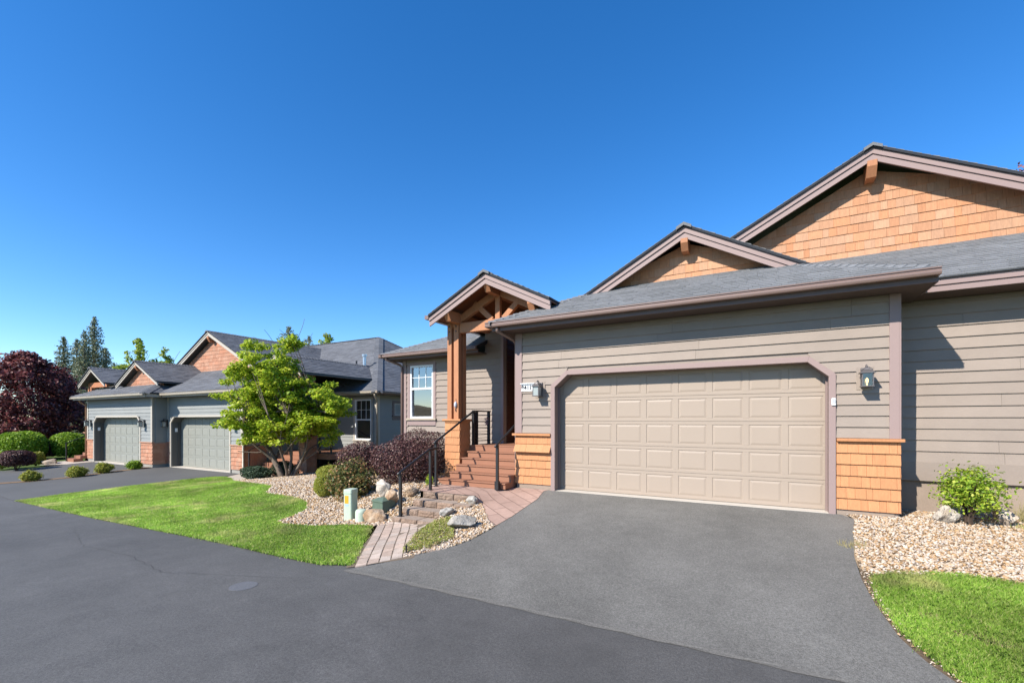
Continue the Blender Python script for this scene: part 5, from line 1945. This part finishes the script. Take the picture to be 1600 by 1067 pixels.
shrub('juniper', 'low blue-green juniper left of the maple trunks', 'shrub', -16.75, 10.22, (.55, .48, .26), 5000, .05, M_JUNIPER, 121, JG, 2.2, lump=.12)
shrub('juniper', 'low blue-green juniper directly beside the maple trunks', 'shrub', -16.45, 11.1, (.42, .40, .32), 4000, .05, M_JUNIPER, 122, JG, 2.2, lump=.12)
SG = 'small round shrubs in the strip between the driveways'
for i, (x, y, rr, lab) in enumerate(((-25.85, 6.45, .25, 'nearest small yellow-green shrub in the strip between the driveways'), (-25.42, 7.75, .27, 'second small shrub in the strip between the driveways, counting from the road'),
                                     (-25.75, 8.75, .27, 'third small yellow-tipped shrub in the strip, counting from the road'), (-25.9, 9.93, .24, 'small green shrub at the garage end of the strip'))):
    shrub('strip_shrub', lab, 'shrub', x, y, (rr * 1.1, rr * 1.1, rr * .85), 2200, .055, M_GLOBE if i != 3 else M_SHRUBGREEN, 130 + i, SG, 2.1, lump=.12, wild=.08)
# far left beds
shrub('spirea_mound', 'large bright green clipped mound at the left edge in front of the plum tree', 'shrub', -39.1, 9.3, (1.35, 1.1, .86), 9000, .11, M_SHRUBGREEN, 141, 'bright green clipped mounds', 2.6, lump=.06)
shrub('spirea_mound', 'bright green clipped mound beside the far porch steps', 'shrub', -38.6, 11.4, (1.02, .8, .78), 8000, .10, M_SHRUBGREEN, 142, 'bright green clipped mounds', 2.7, lump=.06)
shrub('barberry_bush', 'dark red vase-shaped barberry beside the far driveway', 'shrub', -31.9, 7.5, (.66, .62, .40), 6000, .07, M_BARBERRY, 143, None, 2.6, lump=.05, lift=.22)
shrub('barberry_bush', 'dark red barberry half hidden between the bright green mounds', 'shrub', -39.4, 10.5, (.6, .55, .5), 4000, .08, M_BARBERRY, 144, None, 2.4)
shrub('globe_shrub', 'yellow-topped green globe right of the vase-shaped barberry', 'shrub', -34.2, 8.75, (.36, .36, .36), 3500, .06, M_GLOBE, 145, None, 2.4)
shrub('globe_shrub', 'yellow-green shrub cut by the left picture edge', 'shrub', -34.4, 7.55, (.45, .4, .42), 3500, .06, M_GLOBE, 146, None, 2.4)
# right bed
yb = (2.58, 9.13)
shrub('young_shrub', 'bright lime-leaved young shrub in the gravel against the right-hand wall', 'shrub', yb[0], yb[1], (.34, .33, .33), 3600, .047, M_YOUNG, 151, None, 2.0, up=.7, lump=.16, lift=.21, wild=.16, aspect=.6, shell=.85, core=False)
trk = MB().tube([(yb[0], yb[1], gz(*yb) - .05), (yb[0] + .02, yb[1], gz(*yb) + .15), (yb[0] + .01, yb[1], gz(*yb) + .35)], [.035, .028, .018], 8)
trk.build('trunk', M_BARK, bpy.data.objects['young_shrub'])

# weeds
for i, (x, y, n, h, mt, lab) in enumerate(((3.32, 9.62, 120, .34, M_DRYGRASS, 'tall thin grass weeds against the right-hand wall'), (1.02, 7.45, 90, .10, M_DRYGRASS, 'dry yellow weed tuft at the driveway edge'),
                                           (3.25, 9.2, 160, .10, M_COVER, 'low pale weeds right of the young shrub'))):
    r = np.random.default_rng(160 + i)
    a = r.uniform(0, 6.28, n)
    rr = r.uniform(0, .22, n)
    bx, by = x + rr * np.cos(a), y + rr * np.sin(a) * .6
    bz = ground_z(bx, by)
    hh = h * r.uniform(.4, 1.1, n)
    lx, ly = r.normal(0, .35, n) * hh, r.normal(0, .35, n) * hh
    w = .004
    V = np.stack([np.stack([bx - w, by, bz], 1), np.stack([bx + w, by, bz], 1), np.stack([bx + lx, by + ly, bz + hh], 1)], 1).reshape(-1, 3)
    o = np_mesh('weed_tuft', V, np.arange(n * 3).reshape(n, 3), mt, None, (x, y, gz(x, y)))
    tag(o, lab, 'weeds', 'weeds in the gravel')


# ------------------------------------------------------------------ trees
def grow(mb, rnd, p, d, L, r, depth, tips, bend=.25, split=(2, 3), ratio=.72, droop=0.0):
    """recursive limb; collects twig ends"""
    n = 4
    pts, rs = [Vector(p)], [r]
    d = Vector(d).normalized()
    for i in range(n):
        d = (d + Vector((rnd.gauss(0, bend), rnd.gauss(0, bend), rnd.gauss(0, bend) - droop)) * .35).normalized()
        pts.append(pts[-1] + d * (L / n))
        rs.append(r * (1 - .38 * (i + 1) / n))
    mb.tube(pts, rs, 7 if r > .03 else 5, cap=False)
    if depth <= 1:
        tips.append((pts[-1], d))
        tips.append((pts[-2], d))
    if depth > 0:
        for k in range(rnd.choice(split)):
            ax = d.orthogonal().normalized()
            ax.rotate(Matrix.Rotation(rnd.uniform(0, 6.28), 3, d))
            nd = d.copy()
            nd.rotate(Matrix.Rotation(rnd.uniform(.35, .85), 3, ax))
            grow(mb, rnd, pts[rnd.choice((2, 3, 4))], nd, L * ratio * rnd.uniform(.8, 1.15), rs[-1] * .75, depth - 1, tips, bend, split, ratio, droop)


def crown_clusters(r, centres, rad, per, leaf, up, aspect=.7, flat=.55):
    PP = []
    OO = []
    for c, k in centres:
        n = int(per * k)
        d = r.normal(size=(n, 3))
        d /= np.linalg.norm(d, axis=1)[:, None]
        t = r.random(n) ** .45
        q = d * t[:, None] * rad * k ** .5
        q[:, 2] *= flat
        PP.append(q + np.array(c))
        OO.append(d * .5)
    return leaf_quads(np.concatenate(PP), leaf, up, np.concatenate(OO), aspect, r)


# the bright maple in front of the neighbouring porch
mx, my = -15.9, 10.75
mz = gz(mx, my)
maple = thing('maple_tree', 'bright green multi-stemmed maple in front of the neighbouring porch', 'tree', (mx, my, mz))
rnd = random.Random(5)
tb = MB()
tips = []
for (dx, dy, lean, L, r0) in ((-.15, 0, (-.34, .05, 1), 1.5, .12), (.10, .05, (.0, .1, 1), 1.45, .06), (.22, -.05, (.30, -.1, 1), 1.35, .055), (.35, .1, (.50, .15, 1), 1.4, .07), (.05, .2, (-.1, .4, 1), 1.3, .06)):
    grow(tb, rnd, (mx + dx, my + dy, mz - .05), lean, L, r0, 2, tips, .25, (2, 3), .72)
tb.build('trunk', M_BARK, maple, smooth=True)
r = np.random.default_rng(77)
cent = []
# leafy lobes: (offset along the crown's broad axis, height above ground, radius)
LOBES = [(-.9, 3.2, .6), (-.1, 3.6, .6), (.3, 2.9, .5), (.6, 1.6, .5), (-.8, 1.55, .55), (.75, 2.7, .4), (-.05, 5.2, .22), (.02, 4.9, .3), (-.5, 3.1, .75), (-1.2, 2.2, .7), (.4, 2.2, .7), (1.0, 2.0, .55), (-.2, 1.75, .6), (-0.17, 5.07, 0.3), (-0.2, 4.69, 0.34), (-1.31, 4.92, 0.4), (-1.83, 4.5, 0.36), (-2.18, 3.63, 0.45), (-2.52, 3.09, 0.34), (-1.58, 3.95, 0.6), (-0.74, 4.08, 0.6), (0.0, 4.2, 0.45), (0.37, 3.63, 0.42), (-1.68, 2.59, 0.7), (-2.18, 2.22, 0.45), (-1.46, 1.75, 0.5), (-0.69, 2.89, 0.7), (-0.45, 2.05, 0.65), (0.0, 1.65, 0.42), (1.24, 3.16, 0.5), (1.71, 2.59, 0.48), (1.36, 2.1, 0.55), (0.74, 2.29, 0.5), (1.39, 1.55, 0.35), (1.96, 2.69, 0.26), (-1.06, 3.33, 0.55), (0.32, 2.79, 0.5)]
AX = np.array([.87, .49])         # the crown's broad axis in plan
AY = np.array([-.49, .87])
ccx, ccy = -15.78, 10.98
for (la, hh, rd) in LOBES:
    deep = (.35, -.35, .8, -.8) if rd > .45 else (.2, -.25)
    for dp in deep:
        n = max(2, int(rd * 8.5))
        for q in range(n):
            e = r.normal(size=3)
            e *= rd * r.random() ** .5 / np.linalg.norm(e)
            p = np.array([ccx, ccy]) + AX * (la + e[0]) + AY * (dp + r.normal(0, .15) + e[1] * .8)
            cent.append((np.array([p[0], p[1], mz + hh + e[2] * .85]), r.uniform(.35, 1.1)))
V, F = crown_clusters(r, cent, .33, 128, .100, 1.0, .8, .5)
np_mesh('crown', V, F, M_MAPLE, maple)
tw = MB()
tp = [Vector(p) for p, _ in tips]
for c, k in cent[::2]:
    cv = Vector(c)
    b = min(tp, key=lambda q: (q - cv).length + max(0, q.z - cv.z) * 2)
    m = (b + cv) / 2 + Vector((0, 0, -.06))
    tw.tube([b, m, cv], [.014, .010, .005], 4, cap=False)
tw.build('twig', M_BARK, maple)['kind'] = 'stuff'


def leafy_tree(name, label, x, y, z, h, w, trunk_h, mat, seed, group, ncl, rad, per, leaf, shape=1.0, bark=M_BARK, top_gap=.0):
    t = thing(name, label, 'tree', (x, y, z), group)
    rnd = random.Random(seed)
    r = np.random.default_rng(seed)
    tb = MB()
    tips = []
    grow(tb, rnd, (x, y, z - .1), (0, 0, 1), max(trunk_h, h * .35), .04 * h * .5 + .03, 3, tips, .2, (3, 3), .75)
    tb.build('trunk', bark, t, smooth=True)
    cent = []
    for i in range(ncl):
        u = r.random()
        hh = trunk_h + (h - trunk_h) * u
        env = math.sin(math.pi * min(1, (u * .86 + .14))) ** shape
        a = r.uniform(0, 6.283)
        q = r.random() ** .5
        cent.append((np.array([x + math.cos(a) * q * w * env, y + math.sin(a) * q * w * env, z + hh]), r.uniform(.5, 1.3)))
    V, F = crown_clusters(r, cent, rad, per, leaf, .5, .75, .8)
    np_mesh('crown', V, F, mat, t)
    return t


leafy_tree('plum_tree', 'broad dark purple plum tree at the left edge of the picture', -47.0, 11.4, -.8, 7.0, 3.1, .7, M_PLUM, 201, 'purple plum trees', 380, .55, 64, .19, .5)
leafy_tree('plum_tree', 'lower dark purple tree between the large plum and the far porch', -49.0, 14.0, -.8, 6.0, 1.7, .8, M_PLUM, 202, 'purple plum trees', 120, .5, 60, .19, .6)
leafy_tree('plum_tree', 'purple tree whose top shows at the right edge above the big gable roof', 11.55, 31.7, 0, 15.0, 1.35, 4, M_PLUM, 203, 'purple plum trees', 110, .5, 50, .13, .6)
leafy_tree('poplar_tree', 'yellow-green tree top rising left behind the small neighbouring gable', -60.4, 23.4, -.8, 11.2, 1.9, 4.5, M_POPLAR, 211, 'yellow-green trees behind the neighbouring roof', 70, .42, 46, .26, .6)
leafy_tree('poplar_tree', 'narrower yellow-green tree top right of the first one behind the roof', -57.8, 24.9, -.8, 10.2, .95, 4.5, M_POPLAR, 212, 'yellow-green trees behind the neighbouring roof', 40, .38, 46, .24, .6)
leafy_tree('poplar_tree', 'rounded yellowish tree top showing above the neighbouring hip roof ridge', -50.8, 40.3, -.8, 13.5, 1.5, 6, M_POPLAR, 213, None, 60, .5, 46, .28, .6)


def conifer(name, label, x, y, z, h, w, mat, seed, group, whorls=30, lean=0.0, dens=1.0):
    """spruce: trunk, whorls of drooping boughs, needle sprays along each bough"""
    t = thing(name, label, 'tree', (x, y, z), group)
    r = np.random.default_rng(seed)
    MB().tube([(x, y, z - .2), (x + lean * h * .5, y, z + h * .5), (x + lean * h, y, z + h)], [.02 * h + .05, .012 * h + .03, .015], 7).build('trunk', M_BARK, t)
    P, O = [], []
    bo = MB()
    for k in range(whorls):
        u = (k + .5) / whorls
        hz = h * (.06 + .94 * u)
        L = w * (1 - u) ** .82 * (1 + .25 * math.sin(k * 2.1)) + .08
        nb_ = max(5, int(9 * (1 - u) + 5))
        a0 = r.uniform(0, 6.28)
        for j in range(nb_):
            if r.random() < .12:
                continue
            a = a0 + 6.283 * j / nb_ + r.normal(0, .2)
            l = L * r.uniform(.6, 1.18)
            up = .55 * u - .12 + r.normal(0, .06)
            e = np.array([math.cos(a), math.sin(a), up])
            b = np.array([x + lean * hz, y, z + hz])
            n = max(6, int(dens * 30 * l / max(w, .1) + 8))
            s = r.random(n) ** .7
            q = b + e * (s * l)[:, None]
            q[:, 2] -= .22 * l * s ** 2 * (1 - u)
            wd = .15 * l * (1.05 - s) + .07
            q += r.normal(size=(n, 3)) * wd[:, None] * np.array([1, 1, .9])
            P.append(q)
            O.append(np.tile(e * .2, (n, 1)))
            if u < .9 and j % 2 == 0:
                bo.tube([b, b + e * l * .9], [.02 + .01 * (1 - u), .006], 4, cap=False)
    if bo.v:
        bo.build('bough', M_BARK, t)
    P = np.concatenate(P)
    O = np.concatenate(O)
    V, F = leaf_quads(P, .022 * h ** .75 + .06, .25, O, .5, r)
    np_mesh('needles', V, F, mat, t)
    return t


CG = 'blue-green spruces behind the plum tree'
conifer('spruce_tree', 'tallest blue-green spruce of the group behind the plum tree', -77.4, 25.3, -.8, 15.9, 3.05, M_SPRUCE, 301, CG, 52, .0, 1.9)
conifer('spruce_tree', 'leftmost tall spruce of the group, just above the plum tree', -80.9, 23.3, -.8, 13.3, 2.68, M_SPRUCE, 302, CG, 46, .0, 1.8)
conifer('spruce_tree', 'second spruce from the left in the group', -82.2, 25.0, -.8, 13.3, 2.56, M_SPRUCE, 303, CG, 46, .0, 1.8)
conifer('spruce_tree', 'third spruce from the left, next to the tallest one', -76.0, 23.8, -.8, 13.7, 2.44, M_SPRUCE, 304, CG, 46, .005, 1.8)
conifer('spruce_tree', 'right-hand spruce of the group, above the far porch gable', -76.0, 26.0, -.8, 11.8, 2.68, M_SPRUCE, 305, CG, 42, .01, 1.8)
conifer('spruce_tree', 'lowest spruce of the group, right beside the far porch gable', -72.7, 25.7, -.8, 9.6, 2.44, M_SPRUCE, 306, CG, 36, .015, 1.8)
conifer('spruce_tree', 'small dark spruce tip just above the plum tree', -88.5, 23.6, -.8, 10.9, 2.44, M_SPRUCE, 307, CG, 36, .0, 1.6)
CG2 = 'spruces behind the neighbouring roof'
conifer('spruce_tree', 'pointed spruce top above the neighbouring roof, left of the smaller one', -53.2, 36.6, -.8, 14.2, 5.61, M_SPRUCE, 311, CG2, 52, .0, 2.6)
conifer('spruce_tree', 'smaller spruce top right of the pointed one above the neighbouring roof', -51.0, 37.9, -.8, 13.0, 4.15, M_SPRUCE, 312, CG2, 46, .0, 2.2)
conifer('spruce_tree', 'low spruce top left of the pointed one above the neighbouring roof', -55.4, 36.7, -.8, 12.7, 3.9, M_SPRUCE, 313, CG2, 46, .0, 2.2)

# ------------------------------------------------------------------ lawn blades, gravel, ground cover
def grass(name, poly, per_m2, h, mat, seed, lean=.45, w=.0035, bald=(), only=False):
    r = np.random.default_rng(seed)
    n = int(per_m2 * bbox_area(poly))
    X, Y = scatter(poly, n)
    if bald:
        m = np.zeros(len(X))
        for (bx, by, ra, rb) in bald:
            q = ((X - bx) / ra) ** 2 + ((Y - by) / rb) ** 2 + .5 * np.sin(X * 23 + np.sin(Y * 31)) * np.sin(Y * 27)
            m = np.maximum(m, np.clip(1.5 - q, 0, 1))
        keep = (r.random(len(X)) < m * .9) if only else (r.random(len(X)) > m * .72)
        X, Y = X[keep], Y[keep]
    n = len(X)
    X = X + r.normal(0, .022, n)
    Y = Y + r.normal(0, .022, n)
    patchy = np.sin(X * 1.9 + np.sin(Y * 2.3)) * np.sin(Y * 1.6 + np.sin(X * 1.1)) * .5 + .5
    Z = ground_z(X, Y) + .012
    hh = h * (.55 + .45 * patchy) * r.uniform(.55, 1.15, n)
    a = r.uniform(0, 6.283, n)
    ww = w * r.uniform(.7, 1.4, n)
    lx, ly = r.normal(0, lean, n) * hh, r.normal(0, lean, n) * hh
    dx, dy = np.cos(a) * ww, np.sin(a) * ww
    V = np.empty((n, 5, 3))
    V[:, 0] = np.stack([X - dx, Y - dy, Z], 1)
    V[:, 1] = np.stack([X + dx, Y + dy, Z], 1)
    V[:, 2] = np.stack([X + dx * .8 + lx * .4, Y + dy * .8 + ly * .4, Z + hh * .6], 1)
    V[:, 3] = np.stack([X + lx, Y + ly, Z + hh * .95], 1)
    V[:, 4] = np.stack([X - dx * .8 + lx * .4, Y - dy * .8 + ly * .4, Z + hh * .6], 1)
    o = np_mesh(name, V.reshape(-1, 3), np.arange(n * 5).reshape(n, 5), mat)
    return tag(o, None, None, None, 'stuff')


BALD = [(1.50, 5.36, .13, .075), (1.66, 5.28, .12, .06), (1.95, 5.26, .16, .06), (1.30, 5.62, .06, .05), (2.5, 5.5, .2, .08)]
o = grass('dry_grass', [(1.2, 4.9), (3.2, 4.9), (3.2, 6.2), (1.2, 6.2)], 9000, .035, M_DRYGRASS, 403, .9, .0022, BALD, True)
tag(o, 'pale dry patches in the lower right lawn', 'grass')
o = grass('lawn_grass', LAWN_L, 4800, .052, M_GRASS, 401, w=.0042)
tag(o, 'short bright green lawn between the road and the gravel bed', 'grass')
o = grass('lawn_grass', LAWN_R[:2] + [(4.2, 4.23), (4.2, 6.68)] + LAWN_R[3:] if False else [(1.42, 4.24), (4.4, 4.23), (4.4, 6.69)] + LAWN_R[3:], 22000, .050, M_GRASS, 402, w=.0019, bald=BALD)
tag(o, 'bright green lawn with dry patches in the lower right corner', 'grass')


def pebbles(name, poly, per_m2, size, mat, seed, label):
    r = np.random.default_rng(seed)
    X, Y = scatter(poly, int(per_m2 * bbox_area(poly)))
    n = len(X)
    B, F = ICO1
    if len(B) > 12:
        B, F = icosphere(1)
    s = size * np.minimum(r.lognormal(0, .42, n), 1.9)
    k = len(B)
    P = np.repeat(B[None], n, 0) * (1 + r.uniform(-.28, .28, (n, k, 1)))
    P *= np.stack([s, s * r.uniform(.6, 1, n), s * r.uniform(.4, .8, n)], 1)[:, None, :] * .5
    a, t = r.uniform(0, 6.283, n), r.normal(0, .35, n)
    c, sn = np.cos(a)[:, None], np.sin(a)[:, None]
    ct, st_ = np.cos(t)[:, None], np.sin(t)[:, None]
    y1 = P[..., 1] * ct - P[..., 2] * st_
    z1 = P[..., 1] * st_ + P[..., 2] * ct
    x2, y2 = P[..., 0] * c - y1 * sn, P[..., 0] * sn + y1 * c
    Z = ground_z(X, Y) + .012 + r.uniform(0, .016, n)
    V = np.stack([x2 + X[:, None], y2 + Y[:, None], z1 + Z[:, None]], -1).reshape(-1, 3)
    FF = (F[None] + (np.arange(n) * k)[:, None, None]).reshape(-1, 3)
    o = np_mesh(name, V, FF, mat)
    return tag(o, label, 'gravel', None, 'stuff')


ICO1 = icosphere(1)
pebbles('gravel', [(1.17, 8.77), (1.06, 8.0), (.96, 7.07), (.96, 6.7), (1.06, 6.50), (1.27, 6.62), (1.87, 6.80), (2.35, 6.74), (4.3, 6.60), (4.3, 9.83), (1.70, 9.83), (1.68, 9.03), (1.1, 9.0)], 2300, .028, M_PEBBLE, 411, 'tan and pink crushed gravel against the right-hand wall')
pebbles('gravel', BED_L[:16] + [(-13.5, 12.5), (-10.3, 10.9), (-6.8, 10.9)] + BED_L[21:], 1000, .038, M_PEBBLE, 412, 'tan and pink crushed gravel under the barberry and globe shrubs')
pebbles('gravel', BED_C, 1600, .033, M_PEBBLE, 413, 'tan gravel round the grey boulder beside the driveway')
pebbles('gravel', [(-17.3, 9.7), (-17.5, 10.4), (-17.0, 11.6), (-14.5, 13.0), (-13.5, 12.5), (-13, 8.5), (-15.9, 9.2)], 500, .048, M_PEBBLE, 414, 'tan gravel round the foot of the maple')

pebbles('gravel', EDGE_R, 700, .017, M_PEBBLE, 415, 'stray pebbles in the soil strip along the driveway edge')

COVER = [(-4.62, 4.95), (-4.34, 5.25), (-4.25, 5.7), (-4.70, 6.35), (-5.15, 6.75), (-5.36, 6.62), (-5.28, 6.30), (-5.05, 5.75)]
X, Y = scatter(COVER, 17000)
r = np.random.default_rng(420)
hgt = .025 + .085 * (np.sin(X * 9 + np.sin(Y * 7)) * np.sin(Y * 8) * .5 + .5)
P = np.stack([X, Y, ground_z(X, Y) + .02 + r.random(len(X)) * hgt], 1)
V, F = leaf_quads(P, .026, .8, None, .5, r)
o = np_mesh('ground_cover', V, F, M_COVER)
tag(o, 'low yellow-green ground cover between the paver walk and the driveway', 'ground cover', None, 'stuff')
# a green sprig at the foot of the stairs
P, d = mound_points(160, (-6.86, 8.28, .12), (.10, .08, .14), np.random.default_rng(9), 2, .9)
V, F = leaf_quads(P, .06, .6, d, .5, r)
o = np_mesh('sprig', V, F, M_YOUNG, None, (-6.86, 8.28, gz(-6.86, 8.28)))
tag(o, 'small lime-green sprig at the foot of the left stair handrail', 'plant')
